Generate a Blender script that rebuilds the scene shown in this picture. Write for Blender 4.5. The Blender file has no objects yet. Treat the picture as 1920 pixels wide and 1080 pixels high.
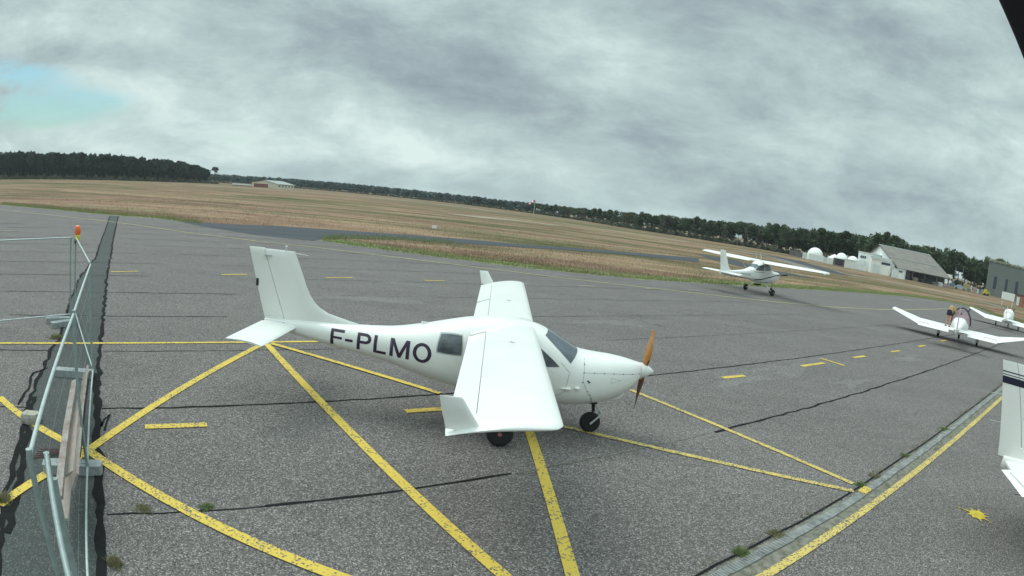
import bpy, bmesh, math, random
import numpy as np
from mathutils import Vector, Matrix
random.seed(7); rng = np.random.default_rng(7)
R = math.radians
SC = bpy.context.scene; COL = SC.collection

# ------------------------------------------------------------------ camera (wide webcam lens, barrel distortion)
H = 3.487
N_ = np.array([0.11657432, -0.98065678, -0.15723454])   # up, forward, right in camera axes (x right, y down, z ahead)
E_ = np.array([0.01856038, -0.15613524, 0.98756129])
T_ = np.array([0.99300853, 0.11804262, 0.0])
KP = [8.82706379e-02, 3.82922546e-04, -1.14354390e-04, 1.03978021e-05]
cd = bpy.data.cameras.new('camera'); cam = bpy.data.objects.new('camera', cd); COL.objects.link(cam); SC.camera = cam
cd.type = 'PANO'; cd.panorama_type = 'FISHEYE_LENS_POLYNOMIAL'; cd.sensor_fit = 'HORIZONTAL'; cd.sensor_width = 19.2
cd.fisheye_fov = math.pi; cd.fisheye_polynomial_k0 = 0
cd.fisheye_polynomial_k1, cd.fisheye_polynomial_k2, cd.fisheye_polynomial_k3, cd.fisheye_polynomial_k4 = [-k for k in KP]
cd.shift_y = 25.3/1080; cd.clip_start = .05; cd.clip_end = 20000
W_ = np.stack([T_, E_, N_])            # camera axes -> world rows (X right, Y ahead, Z up)
m = Matrix.Identity(4)
for i in range(3):
    m[i][0] = W_[i][0]; m[i][1] = -W_[i][1]; m[i][2] = -W_[i][2]; m[i][3] = (0, 0, H)[i]
cam.matrix_world = m
def ray(x, y):
    dx, dy = (x-960)/100, (y-540-25.335)/100
    r = math.hypot(dx, dy)+1e-9; t = sum(k*r**(i+1) for i, k in enumerate(KP))
    return W_ @ np.array([math.sin(t)*dx/r, math.sin(t)*dy/r, math.cos(t)])
def G(x, y, z=0.0):                    # ground point seen at a spot of the 1920x1080 photo
    d = ray(x, y); k = (z-H)/d[2]; return (d[0]*k, d[1]*k)
def pol(az, D): return (D*math.sin(R(az)), D*math.cos(R(az)))
def elz(el, D): return H+D*math.tan(R(el))

# ------------------------------------------------------------------ world, sun, exposure
wd = bpy.data.worlds.new('World'); SC.world = wd; wd.use_nodes = True
nt = wd.node_tree; nt.nodes.clear(); L = nt.links.new
def nd(t, ty, **k):
    n = t.nodes.new(ty)
    for a, b in k.items():
        if a == 'v':
            for i, q in b.items(): n.inputs[i].default_value = q
        else: setattr(n, a, b)
    return n
SUN_AZ, SUN_EL = -60, 54
sky = nd(nt, 'ShaderNodeTexSky', sky_type='NISHITA', sun_disc=False, sun_elevation=R(SUN_EL), sun_rotation=R(SUN_AZ))
sky.air_density = 1.4; sky.dust_density = 1.5
tc = nd(nt, 'ShaderNodeTexCoord'); sep = nd(nt, 'ShaderNodeSeparateXYZ'); L(tc.outputs['Generated'], sep.inputs[0])
def M(t, op, a, b=None, c=None, clamp=False):
    n = t.nodes.new('ShaderNodeMath'); n.operation = op; n.use_clamp = clamp
    for i, q in enumerate((a, b, c)):
        if q is None: continue
        if isinstance(q, (int, float)): n.inputs[i].default_value = q
        else: t.links.new(q, n.inputs[i])
    return n.outputs[0]
def mixc(t, f, a, b):
    n = t.nodes.new('ShaderNodeMix'); n.data_type = 'RGBA'
    for s, q in ((n.inputs[0], f), (n.inputs[6], a), (n.inputs[7], b)):
        if isinstance(q, (int, float)): s.default_value = q
        elif isinstance(q, tuple): s.default_value = (*q[:3], 1)
        else: t.links.new(q, s)
    return n.outputs[2]
def ramp(t, f, pts):
    n = t.nodes.new('ShaderNodeValToRGB'); cr = n.color_ramp
    while len(cr.elements) < len(pts): cr.elements.new(.5)
    for e, (p, c) in zip(cr.elements, pts):
        e.position = p; e.color = (*c, 1) if isinstance(c, tuple) else (c, c, c, 1)
    t.links.new(f, n.inputs[0]); return n.outputs[0]
def noise(t, vec, scale, detail=4, rough=.55, dist=0.0, dim='3D'):
    n = t.nodes.new('ShaderNodeTexNoise'); n.noise_dimensions = dim
    n.inputs['Scale'].default_value = scale; n.inputs['Detail'].default_value = detail
    n.inputs['Roughness'].default_value = rough; n.inputs['Distortion'].default_value = dist
    if vec is not None: t.links.new(vec, n.inputs['Vector'])
    return n.outputs['Fac']
zc = M(nt, 'MAXIMUM', sep.outputs[2], 0.0)
zd = M(nt, 'ADD', zc, 0.27)
cmb = nd(nt, 'ShaderNodeCombineXYZ')
L(M(nt, 'DIVIDE', sep.outputs[0], zd), cmb.inputs[0]); L(M(nt, 'DIVIDE', sep.outputs[1], zd), cmb.inputs[1])
mp = nd(nt, 'ShaderNodeMapping'); L(cmb.outputs[0], mp.inputs[0]); mp.inputs['Rotation'].default_value = (0, 0, R(35)); mp.inputs['Scale'].default_value = (1.15, 1.5, 1); mp.inputs['Location'].default_value = (3.1, 1.7, 0)
n1 = noise(nt, mp.outputs[0], .95, 4, .5, .35); mp2 = nd(nt, 'ShaderNodeMapping'); L(tc.outputs['Generated'], mp2.inputs[0]); mp2.inputs['Scale'].default_value = (1, 1, 2.3); mp2.inputs['Location'].default_value = (.7, .3, .15)
n2 = noise(nt, mp2.outputs[0], 4.4, 12, .66, .18)
n3 = noise(nt, mp.outputs[0], .42, 3, .5, .2)
az = nd(nt, 'ShaderNodeMath', operation='ARCTAN2'); L(sep.outputs[0], az.inputs[0]); L(sep.outputs[1], az.inputs[1]); az = az.outputs[0]
el = M(nt, 'ARCSINE', sep.outputs[2])
def blob(a0, e0, sa, se, rot=0.0):     # soft patch of sky round a compass direction
    da = M(nt, 'SUBTRACT', az, R(a0)); de = M(nt, 'SUBTRACT', el, R(e0))
    c, s = math.cos(R(rot)), math.sin(R(rot))
    u = M(nt, 'ADD', M(nt, 'MULTIPLY', da, c), M(nt, 'MULTIPLY', de, s)); v = M(nt, 'SUBTRACT', M(nt, 'MULTIPLY', de, c), M(nt, 'MULTIPLY', da, s))
    u = M(nt, 'DIVIDE', u, R(sa)); v = M(nt, 'DIVIDE', v, R(se))
    return M(nt, 'EXPONENT', M(nt, 'MULTIPLY', M(nt, 'ADD', M(nt, 'MULTIPLY', u, u), M(nt, 'MULTIPLY', v, v)), -1.0))
f = M(nt, 'ADD', M(nt, 'MULTIPLY', n1, .26), M(nt, 'ADD', M(nt, 'MULTIPLY', n2, .84), M(nt, 'MULTIPLY', n3, .3)))
f = M(nt, 'SUBTRACT', f, .165)
dark = M(nt, 'ADD', M(nt, 'MULTIPLY', blob(-6, 11.5, 27, 3.6, -9), .15), M(nt, 'MULTIPLY', blob(24, 5, 20, 3.6, 3), .12))
dark = M(nt, 'ADD', dark, M(nt, 'MULTIPLY', blob(-42, 10.5, 9, 1.5, 0), .18))
dark = M(nt, 'ADD', dark, M(nt, 'MULTIPLY', blob(47, 5, 9, 5, 0), .08))
dark = M(nt, 'ADD', dark, M(nt, 'MULTIPLY', blob(-22, 16, 22, 2.2, -6), .08))
lite = M(nt, 'ADD', M(nt, 'MULTIPLY', blob(-20, 4.5, 30, 3.0, 0), .15), M(nt, 'MULTIPLY', blob(8, 15, 10, 3.5, 0), .07))
f = M(nt, 'ADD', M(nt, 'SUBTRACT', f, dark), lite)
cloud = ramp(nt, f, [(.25, (.185, .237, .262)), (.38, (.240, .303, .318)), (.50, (.305, .382, .388)), (.60, (.365, .458, .450)), (.74, (.49, .58, .56))])
zb_ = M(nt, 'SMOOTH_MIN', 1.0, M(nt, 'MAXIMUM', M(nt, 'MULTIPLY', M(nt, 'SUBTRACT', sep.outputs[2], .48), 2.6), 0.0), .1)
bright = M(nt, 'ADD', 10.0, M(nt, 'MULTIPLY', zb_, 17.0))   # an overcast sky is brightest overhead
bc = nd(nt, 'ShaderNodeCombineXYZ')
for i_ in range(3): L(bright, bc.inputs[i_])
hole = M(nt, 'ADD', M(nt, 'MULTIPLY', blob(-49, 5.6, 11, 2.0, 3), .9), M(nt, 'MULTIPLY', blob(-52, 8.8, 6, 1.4, 0), .7))
hole = M(nt, 'ADD', hole, M(nt, 'MULTIPLY', blob(-27, 4, 12, 1.6, 0), .35))
hm = M(nt, 'MULTIPLY', hole, M(nt, 'ADD', 1.1, M(nt, 'MULTIPLY', M(nt, 'SUBTRACT', n2, .5), 5.0)))
hm = ramp(nt, hm, [(.32, 0.0), (.78, .8)])
bluesky = nd(nt, 'ShaderNodeMix', data_type='RGBA', blend_type='MULTIPLY'); bluesky.inputs[0].default_value = 1
L(sky.outputs[0], bluesky.inputs[6]); bluesky.inputs[7].default_value = (.34, .56, .66, 1)
cl10 = nd(nt, 'ShaderNodeMix', data_type='RGBA', blend_type='MULTIPLY'); cl10.inputs[0].default_value = 1
L(cloud, cl10.inputs[6]); L(bc.outputs[0], cl10.inputs[7])
skc = mixc(nt, hm, cl10.outputs[2], bluesky.outputs[2])
bg = nd(nt, 'ShaderNodeBackground'); L(skc, bg.inputs[0]); bg.inputs[1].default_value = .1
L(bg.outputs[0], nd(nt, 'ShaderNodeOutputWorld').inputs[0])
sl = bpy.data.lights.new('sun', 'SUN'); sl.energy = .9; sl.angle = R(30); sl.color = (1, .97, .92)
so = bpy.data.objects.new('sun', sl); COL.objects.link(so)
sd = Vector((math.sin(R(SUN_AZ))*math.cos(R(SUN_EL)), math.cos(R(SUN_AZ))*math.cos(R(SUN_EL)), math.sin(R(SUN_EL))))
so.rotation_euler = sd.to_track_quat('Z', 'Y').to_euler()
SC.view_settings.view_transform = 'Standard'; SC.view_settings.look = 'None'; SC.view_settings.exposure = .62; SC.view_settings.gamma = 1
SC.render.engine = 'CYCLES'; SC.cycles.max_bounces = 5; SC.cycles.use_denoising = True

# ------------------------------------------------------------------ materials
def mat(name, c, rough=.6, metal=0.0, var=0.0, vs=3.0, bump=0.0, bs=20.0, c2=None, coat=0.0, spec=None, objrand=0.0):
    mt = bpy.data.materials.new(name); mt.use_nodes = True; t = mt.node_tree; b = t.nodes['Principled BSDF']
    b.inputs['Roughness'].default_value = rough; b.inputs['Metallic'].default_value = metal; b.inputs['Coat Weight'].default_value = coat
    if spec is not None: b.inputs['Specular IOR Level'].default_value = spec
    tcn = t.nodes.new('ShaderNodeTexCoord'); col = None
    if var or c2:
        c2 = c2 or tuple(q*(1-var) for q in c)
        f_ = ramp(t, noise(t, tcn.outputs['Object'], vs, 5, .6), [(.35, 0.0), (.65, 1.0)])
        col = mixc(t, f_, c, c2)
    if objrand:
        oi = t.nodes.new('ShaderNodeObjectInfo'); hs = t.nodes.new('ShaderNodeHueSaturation')
        mr = t.nodes.new('ShaderNodeMapRange'); mr.inputs[3].default_value = 1-objrand; mr.inputs[4].default_value = 1+objrand
        t.links.new(oi.outputs['Random'], mr.inputs[0]); t.links.new(mr.outputs[0], hs.inputs['Value'])
        if col is not None: t.links.new(col, hs.inputs['Color'])
        else: hs.inputs['Color'].default_value = (*c, 1)
        col = hs.outputs[0]
    if col is not None: t.links.new(col, b.inputs['Base Color'])
    else: b.inputs['Base Color'].default_value = (*c, 1)
    if bump:
        bn = t.nodes.new('ShaderNodeBump'); bn.inputs['Strength'].default_value = bump; bn.inputs['Distance'].default_value = .02
        t.links.new(noise(t, tcn.outputs['Object'], bs, 4, .6), bn.inputs['Height']); t.links.new(bn.outputs[0], b.inputs['Normal'])
    return mt
M_ = {}
M_['white'] = mat('white_gelcoat', (.81, .81, .775), .32, var=.05, vs=1.5, coat=.25)
M_['white2'] = mat('white_painted_fabric', (.83, .83, .80), .42, var=.05, vs=1.2)
M_['purple'] = mat('dark_purple_vinyl', (.035, .018, .045), .4)
M_['glass'] = mat('tinted_window_sheen', (.018, .022, .030), .05, c2=(.10, .115, .13), vs=3.5, coat=.7)  # second, paler tone paints reflections into the dark panes
M_['wind'] = mat('windscreen_glass', (.10, .125, .15), .10, c2=(.05, .065, .085), vs=2.2, coat=.5)
M_['tyre'] = mat('black_tyre_rubber', (.018, .018, .020), .8, bump=.2)
M_['rim'] = mat('faded_red_rim', (.42, .13, .14), .5, var=.3, vs=20)
M_['alu'] = mat('bare_aluminium', (.55, .58, .58), .4, .7)
M_['black'] = mat('black_plastic', (.012, .012, .016), .5)
M_['wood'] = mat('varnished_orange_wood', (.70, .32, .085), .3, c2=(.55, .22, .055), vs=6, coat=.4)
M_['wooddark'] = mat('dark_blade_back', (.10, .04, .03), .35)
M_['galv'] = mat('galvanised_steel', (.33, .41, .40), .5, .35, var=.25, vs=12)
M_['galvlite'] = mat('bright_galvanised_rail', (.50, .58, .57), .45, .3, var=.2, vs=12)
M_['line'] = mat('grey_panel_line', (.40, .43, .41), .6)
M_['screw'] = mat('grey_screw_heads', (.16, .17, .18), .5, .5)
M_['navy'] = mat('dark_navy_paint', (.012, .014, .035), .35)
M_['red'] = mat('red_lens', (.45, .02, .03), .3)

def asphalt(name, base, lightc, darkc, big=.12, grain=1.0):
    mt = bpy.data.materials.new(name); mt.use_nodes = True; t = mt.node_tree; b = t.nodes['Principled BSDF']
    b.inputs['Roughness'].default_value = .88; b.inputs['Specular IOR Level'].default_value = .25
    o = t.nodes.new('ShaderNodeTexCoord').outputs['Object']
    v = t.nodes.new('ShaderNodeTexVoronoi'); v.inputs['Scale'].default_value = 66; t.links.new(o, v.inputs['Vector'])
    rgb = t.nodes.new('ShaderNodeSeparateColor'); t.links.new(v.outputs['Color'], rgb.inputs[0])
    st = ramp(t, rgb.outputs[0], [(.0, darkc), (.35, base), (.72, base), (1.0, lightc)])
    fine = noise(t, o, 130, 2, .6); st = mixc(t, M(t, 'MULTIPLY', ramp(t, fine, [(.4, 1.0), (.62, 0.0)]), .45*grain), st, darkc)
    b1 = noise(t, o, .35, 5, .6, .4); b2 = noise(t, o, 2.2, 4, .6)
    k = M(t, 'ADD', 1-big, M(t, 'MULTIPLY', M(t, 'ADD', M(t, 'MULTIPLY', b1, .85), M(t, 'MULTIPLY', b2, .3)), 2*big))
    mp = t.nodes.new('ShaderNodeMapping'); mp.inputs['Rotation'].default_value = (0, 0, -R(34.1)); mp.inputs['Scale'].default_value = (.06, .7, 1); t.links.new(o, mp.inputs[0])
    b3 = noise(t, mp.outputs[0], 1.0, 4, .6); k = M(t, 'MULTIPLY', k, M(t, 'ADD', .78, M(t, 'MULTIPLY', b3, .44)))
    hs = t.nodes.new('ShaderNodeHueSaturation'); t.links.new(st, hs.inputs['Color']); t.links.new(k, hs.inputs['Value'])
    t.links.new(hs.outputs[0], b.inputs['Base Color'])
    bn = t.nodes.new('ShaderNodeBump'); bn.inputs['Strength'].default_value = .6; bn.inputs['Distance'].default_value = .004
    t.links.new(rgb.outputs[1], bn.inputs['Height']); t.links.new(bn.outputs[0], b.inputs['Normal'])
    return mt
M_['asph'] = asphalt('weathered_asphalt', (.158, .143, .136), (.42, .395, .375), (.046, .044, .044), .22)
M_['asphlite'] = asphalt('pale_worn_asphalt', (.180, .168, .162), (.41, .39, .375), (.07, .067, .066), .3)
M_['asph2'] = asphalt('dark_new_asphalt', (.066, .074, .086), (.10, .11, .12), (.04, .045, .05), .08)
M_['patch'] = asphalt('green_grey_trench_fill', (.062, .068, .066), (.15, .158, .155), (.045, .055, .053), .15, .5)
M_['tar'] = mat('bitumen_sealant', (.018, .0185, .020), .95, var=.3, vs=8, bump=.3, spec=.12)
def paint(name, c, wear):
    mt = bpy.data.materials.new(name); mt.use_nodes = True; t = mt.node_tree; b = t.nodes['Principled BSDF']
    b.inputs['Roughness'].default_value = .8
    o = t.nodes.new('ShaderNodeTexCoord').outputs['Object']
    v = t.nodes.new('ShaderNodeTexVoronoi'); v.inputs['Scale'].default_value = 48; t.links.new(o, v.inputs['Vector'])
    rgb = t.nodes.new('ShaderNodeSeparateColor'); t.links.new(v.outputs['Color'], rgb.inputs[0])
    g = noise(t, o, 1.3, 6, .7); s = M(t, 'ADD', M(t, 'MULTIPLY', rgb.outputs[0], .55), M(t, 'MULTIPLY', g, .75))
    f_ = ramp(t, s, [(wear, 1.0), (wear+.12, 0.0)])
    c_ = mixc(t, noise(t, o, 3, 4), c, tuple(q*.82 for q in c))
    t.links.new(mixc(t, f_, (.10, .10, .10), c_), b.inputs['Base Color'])
    return mt
M_['yelmid'] = paint('half_worn_yellow_line_paint', (.62, .47, .13), .72)
M_['yel'] = paint('yellow_line_paint', (.68, .49, .075), .79)
M_['yelworn'] = paint('worn_yellow_line_paint', (.52, .46, .20), .74)
M_['cream'] = paint('faded_cream_paint', (.46, .44, .34), .72)
M_['conc'] = mat('pale_concrete', (.27, .28, .27), .85, var=.5, vs=6, bump=.4, bs=40)
M_['grit'] = mat('sandy_gutter_grit', (.105, .105, .080), .95, c2=(.23, .215, .18), vs=9, bump=.5, bs=30)

# ------------------------------------------------------------------ mesh helpers
class MB:
    def __init__(s): s.v = []; s.f = []
    def add(s, vs, fs):
        k = len(s.v); s.v += [tuple(map(float, q)) for q in vs]; s.f += [tuple(k+i for i in f_) for f_ in fs]; return s
    def box(s, c, d, rot=(0, 0, 0), b=0):
        m_ = Matrix.Translation(c) @ Matrix.Rotation(rot[2], 4, 'Z') @ Matrix.Rotation(rot[1], 4, 'Y') @ Matrix.Rotation(rot[0], 4, 'X')
        vs = [m_ @ Vector((x*d[0]/2, y*d[1]/2, z*d[2]/2)) for x in (-1, 1) for y in (-1, 1) for z in (-1, 1)]
        return s.add(vs, [(0, 1, 3, 2), (4, 6, 7, 5), (0, 4, 5, 1), (2, 3, 7, 6), (0, 2, 6, 4), (1, 5, 7, 3)])
    def tube(s, p0, p1, r0, r1=None, n=8, cap=True):
        return s.path([p0, p1], [r0, r0 if r1 is None else r1], n, cap)
    def path(s, pts, rs, n=8, cap=True):
        pts = [Vector(q) for q in pts]; rs = rs if isinstance(rs, (list, tuple)) else [rs]*len(pts); rings = []
        for i, q in enumerate(pts):
            d = (pts[min(i+1, len(pts)-1)]-pts[max(i-1, 0)]).normalized(); a = d.orthogonal().normalized() if abs(d.z) > .95 else d.cross(Vector((0, 0, 1))).normalized(); b = d.cross(a)
            rings.append([q+(a*math.cos(2*math.pi*j/n)+b*math.sin(2*math.pi*j/n))*rs[i] for j in range(n)])
        return s.loft(rings, cap)
    def loft(s, rings, cap=True):
        n = len(rings[0]); vs = [q for r_ in rings for q in r_]
        fs = [(i*n+j, i*n+(j+1) % n, (i+1)*n+(j+1) % n, (i+1)*n+j) for i in range(len(rings)-1) for j in range(n)]
        if cap: fs += [tuple(range(n))[::-1], tuple((len(rings)-1)*n+j for j in range(n))]
        return s.add(vs, fs)
    def lathe(s, prof, c=(0, 0, 0), axis='Z', n=20):      # prof: (radius, height)
        rings = []
        for r_, h_ in prof:
            ring = []
            for j in range(n):
                a = 2*math.pi*j/n; u, v = r_*math.cos(a), r_*math.sin(a)
                ring.append({'Z': (c[0]+u, c[1]+v, c[2]+h_), 'Y': (c[0]+u, c[1]+h_, c[2]+v), 'X': (c[0]+h_, c[1]+u, c[2]+v)}[axis])
            rings.append(ring)
        return s.loft(rings)
    def grid(s, rows):
        n = len(rows[0]); return s.add([q for r_ in rows for q in r_], [(i*n+j, i*n+j+1, (i+1)*n+j+1, (i+1)*n+j) for i in range(len(rows)-1) for j in range(n-1)])
    def prism(s, poly, z0, z1):
        n = len(poly); return s.add([(x, y, z0) for x, y in poly]+[(x, y, z1) for x, y in poly],
            [tuple(range(n))[::-1], tuple(range(n, 2*n))]+[(i, (i+1) % n, n+(i+1) % n, n+i) for i in range(n)])
    def build(s, name, mt, parent=None, smooth=None, loc=None, rz=0, fix=True):
        me = bpy.data.meshes.new(name); me.from_pydata(s.v, [], s.f); me.update()
        if fix:
            bm = bmesh.new(); bm.from_mesh(me); bmesh.ops.recalc_face_normals(bm, faces=bm.faces); bm.to_mesh(me); bm.free()
        me.materials.append(M_[mt] if isinstance(mt, str) else mt)
        if smooth:
            for q in me.polygons: q.use_smooth = True
            me.set_sharp_from_angle(angle=R(smooth))
        o = bpy.data.objects.new(name, me); COL.objects.link(o)
        if parent: o.parent = parent
        if loc: o.location = loc
        o.rotation_euler.z = rz
        return o
def tag(o, label=None, cat=None, group=None, kind=None):
    for k, v in (('label', label), ('category', cat), ('group', group), ('kind', kind)):
        if v: o[k] = v
    return o
def thing(name, label, cat, loc=(0, 0, 0), rz=0, group=None):
    o = bpy.data.objects.new(name, None); COL.objects.link(o); o.location = loc if len(loc) == 3 else (*loc, 0); o.rotation_euler.z = rz
    o.empty_display_size = .2; return tag(o, label, cat, group)
def copy_tree(o, parent=None):
    c = o.copy(); COL.objects.link(c); c.parent = parent
    for ch in list(o.children): copy_tree(ch, c)
    return c
def hermite(xs, ys):                   # smooth interpolation through the points
    xs = np.array(xs, float); ys = np.array(ys, float); i_ = np.argsort(xs); xs, ys = xs[i_], ys[i_]
    d = np.diff(ys)/np.diff(xs); m_ = np.zeros(len(xs)); m_[0], m_[-1] = d[0], d[-1]
    for i in range(1, len(xs)-1): m_[i] = 0 if d[i-1]*d[i] <= 0 else 2*d[i-1]*d[i]/(d[i-1]+d[i])
    def f_(x):
        x = min(max(x, xs[0]), xs[-1]); i = min(int(np.searchsorted(xs, x, 'right'))-1, len(xs)-2); i = max(i, 0)
        h_ = xs[i+1]-xs[i]; t_ = (x-xs[i])/h_
        return float((2*t_**3-3*t_**2+1)*ys[i]+(t_**3-2*t_**2+t_)*h_*m_[i]+(-2*t_**3+3*t_**2)*ys[i+1]+(t_**3-t_**2)*h_*m_[i+1])
    return f_

# ------------------------------------------------------------------ ground sheets
def sheet(name, poly, z, mt, **k):
    mb = MB(); mb.add([(x, y, z) for x, y in poly], [tuple(range(len(poly)))]); o = mb.build(name, mt)
    return tag(o, kind='structure', **k)
def field_mat():
    mt = bpy.data.materials.new('dry_airfield_grass'); mt.use_nodes = True; t = mt.node_tree; b = t.nodes['Principled BSDF']
    b.inputs['Roughness'].default_value = .95; b.inputs['Specular IOR Level'].default_value = .1
    o = t.nodes.new('ShaderNodeTexCoord').outputs['Object']
    def stretched(sx, sy, s, d=5):
        mp = t.nodes.new('ShaderNodeMapping'); mp.inputs['Rotation'].default_value = (0, 0, -R(12)); mp.inputs['Scale'].default_value = (sx, sy, 1); t.links.new(o, mp.inputs[0])
        return noise(t, mp.outputs[0], s, d, .62, .6)
    a = stretched(.007, .034, 1.0, 5); c = stretched(.028, .11, 1.0, 6); e = stretched(.25, .9, 1.0, 6)
    col = ramp(t, a, [(.38, (.065, .095, .032)), (.44, (.125, .115, .060)), (.49, (.30, .235, .150)), (.53, (.185, .115, .085)), (.58, (.085, .100, .040)), (.64, (.29, .22, .14))])
    col2 = ramp(t, c, [(.38, (.055, .078, .030)), (.45, (.135, .100, .066)), (.52, (.27, .20, .13)), (.59, (.135, .080, .064)), (.68, (.080, .095, .040))])
    col = mixc(t, .38, col, col2)
    wm = t.nodes.new('ShaderNodeMix'); wm.data_type = 'RGBA'; wm.blend_type = 'MULTIPLY'; wm.inputs[0].default_value = 1; t.links.new(col, wm.inputs[6]); wm.inputs[7].default_value = (.99, .91, .91, 1); col = wm.outputs[2]
    k = M(t, 'ADD', .72, M(t, 'MULTIPLY', e, .8)); k = M(t, 'MULTIPLY', k, M(t, 'ADD', .7, M(t, 'MULTIPLY', noise(t, o, 6, 4, .7), .6)))
    hs = t.nodes.new('ShaderNodeHueSaturation'); t.links.new(col, hs.inputs['Color']); t.links.new(k, hs.inputs['Value']); t.links.new(hs.outputs[0], b.inputs['Base Color'])
    return mt
M_['field'] = field_mat()
M_['verge'] = mat('green_grass_verge', (.19, .24, .08), .95, c2=(.24, .235, .13), vs=1.4, bump=.5, bs=30)
M_['sand'] = mat('pale_dry_strip', (.33, .28, .20), .95, c2=(.24, .20, .14), vs=.15)
M_['track'] = mat('grey_gravel_track', (.21, .195, .17), .95, c2=(.16, .15, .12), vs=.2)
sheet('ground', [(-3000, -200), (3000, -200), (3000, 4000), (-3000, 4000)], -.02, 'field')

edge = [(0, 384), (100, 393), (200, 403), (300, 410), (375, 420), (480, 437), (588, 449), (607, 452), (700, 466), (850, 486), (1000, 504), (1200, 524), (1300, 530), (1380, 535), (1463, 540), (1600, 548), (1700, 556), (1778, 566), (1840, 580), (1900, 606)]
ew = [G(*q) for q in edge]
def wob(P, a, step):                   # ragged outline
    out = []
    for (x0, y0), (x1, y1) in zip(P[:-1], P[1:]):
        n = max(1, int(math.hypot(x1-x0, y1-y0)/step))
        for i in range(n): t_ = i/n; out.append((x0+(x1-x0)*t_+random.uniform(-a, a), y0+(y1-y0)*t_+random.uniform(-a, a)))
    return out+[P[-1]]
apron = wob([(-140, 78)]+ew, .18, 1.0)+[(75, 42), (70, -60), (-140, -60)]
sheet('apron_road', apron, 0.0, 'asph')
# dark taxiway that leaves the apron
tx_far = [(335, 415), (440, 421), (528, 424), (700, 436), (820, 444), (960, 456.5), (1160, 471.5), (1310, 484)]
tx_near = [(1310, 492), (1160, 476), (960, 462.5), (850, 456), (750, 449), (607, 446.5)]
sheet('taxiway_road', wob([G(*q) for q in tx_far], .12, 2)+wob([G(*q) for q in tx_near], .12, 2)+[G(588, 452), G(480, 441), G(375, 424)], .004, 'asph2')
def strip(name, px, width, z, mt, lift=None, **k):           # ribbon along ground points
    P = [Vector((*q, 0)) for q in px]; L_, Rr = [], []
    for i, q in enumerate(P):
        d = (P[min(i+1, len(P)-1)]-P[max(i-1, 0)]).normalized(); n_ = Vector((-d.y, d.x, 0)); w_ = width[i] if isinstance(width, (list, tuple)) else width
        L_.append(q+n_*w_/2+Vector((0, 0, z))); Rr.append(q-n_*w_/2+Vector((0, 0, z)))
    mb = MB(); mb.grid([[a, b] for a, b in zip(L_, Rr)]); return tag(mb.build(name, mt), kind='structure', **k)
def dense(P, step, wob_=0):
    out = []
    for (x0, y0), (x1, y1) in zip(P[:-1], P[1:]):
        n = max(1, int(math.hypot(x1-x0, y1-y0)/step))
        for i in range(n): t_ = i/n; out.append((x0+(x1-x0)*t_+random.uniform(-wob_, wob_), y0+(y1-y0)*t_+random.uniform(-wob_, wob_)))
    return out+[P[-1]]
# far road that crosses to the buildings
far = [(1310, 487.5), (1373, 497), (1397, 503)]
strip('taxiway_branch_road', [pol(18.5, 92), pol(21.5, 78), pol(24, 74), pol(27, 78)], 6, .003, 'asph2')
strip('service_road', [G(1380, 470), G(1430, 479), G(1480, 488), G(1535, 502), G(1600, 516), G(1680, 531), G(1760, 548), G(1830, 562), G(1900, 583)], [9, 8, 7, 6, 5, 4.5, 4, 4, 4], .003, 'track')
strip('taxiway_link_road', [G(1430, 477), G(1480, 487), G(1530, 501), G(1563, 512)], [9, 8, 7, 6], .008, 'asph2')
strip('service_road_spur', [G(1455, 485), G(1500, 498), G(1540, 510)], 5, .013, 'track')
strip('far_runway_road', [pol(-31, 300), pol(-27, 315), pol(-22, 330), pol(-15, 345), pol(-8, 330), pol(-2, 290)], 12, .004, 'sand')
strip('pale_ground_strip', [G(862, 403.5), G(960, 412), G(1046, 423)], [14, 12, 10], .004, 'sand')
strip('pale_ground_patch', [pol(3, 190), pol(10, 175), pol(16, 165)], 6, .004, 'sand')
# green verges along the apron edge
vg = [(min(max(x, 0), 1920), y) for x, y in edge]
strip('verge_grass_ground', dense([(x*1.006, y*1.006) for x, y in ew[:5]], 2, .15), 1.1, -.006, 'verge')
strip('verge_grass_ground', dense([(x*1.01, y*1.035) for x, y in ew[7:]], 2, .25), 3.0, -.006, 'verge')
# trench filled with greenish asphalt, ragged tarred edges
tl = [(0, 1075), (3, 960), (30, 860), (60, 740), (95, 660), (112, 635), (128, 575), (150, 520), (180, 482), (190, 450), (200, 425), (206, 405)]
tr = [(222, 405), (214, 440), (208, 480), (200, 520), (197, 560), (190, 620), (186, 700), (184, 780), (186, 860), (192, 960), (197, 1078)]
TL = dense([(-3.2, 1.2)]+[G(*q) for q in tl], .35, .035); TR = dense([G(*q) for q in tr]+[(-1.6, 2.0)], .35, .035)
sheet('trench_patch_ground', TL+TR, .005, 'patch')
def seam(P, w, z=.009, a=.02, step=.18, mt='tar', jw=.4):
    Q = dense(P, step, a); return strip('tar_seam_ground', Q, [w*(1-jw+2*jw*random.random()) for _ in Q], z, mt)
seam(TL, .075, .010, .03); seam(TR, .085, .010, .03)
seam([G(178, 700), G(184, 780), G(180, 880), G(188, 960), G(194, 1075)], .10, .011, .03)
seam([G(35, 760), G(52, 730), G(62, 700), G(90, 690)], .05, .010, .03); seam([G(15, 1000), G(40, 900), G(45, 860), G(50, 800), G(62, 745)], .12, .011, .04)
seam([G(190, 800), G(196, 786), G(207, 778), G(200, 795), G(196, 808)], .03, .010, .01)
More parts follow.
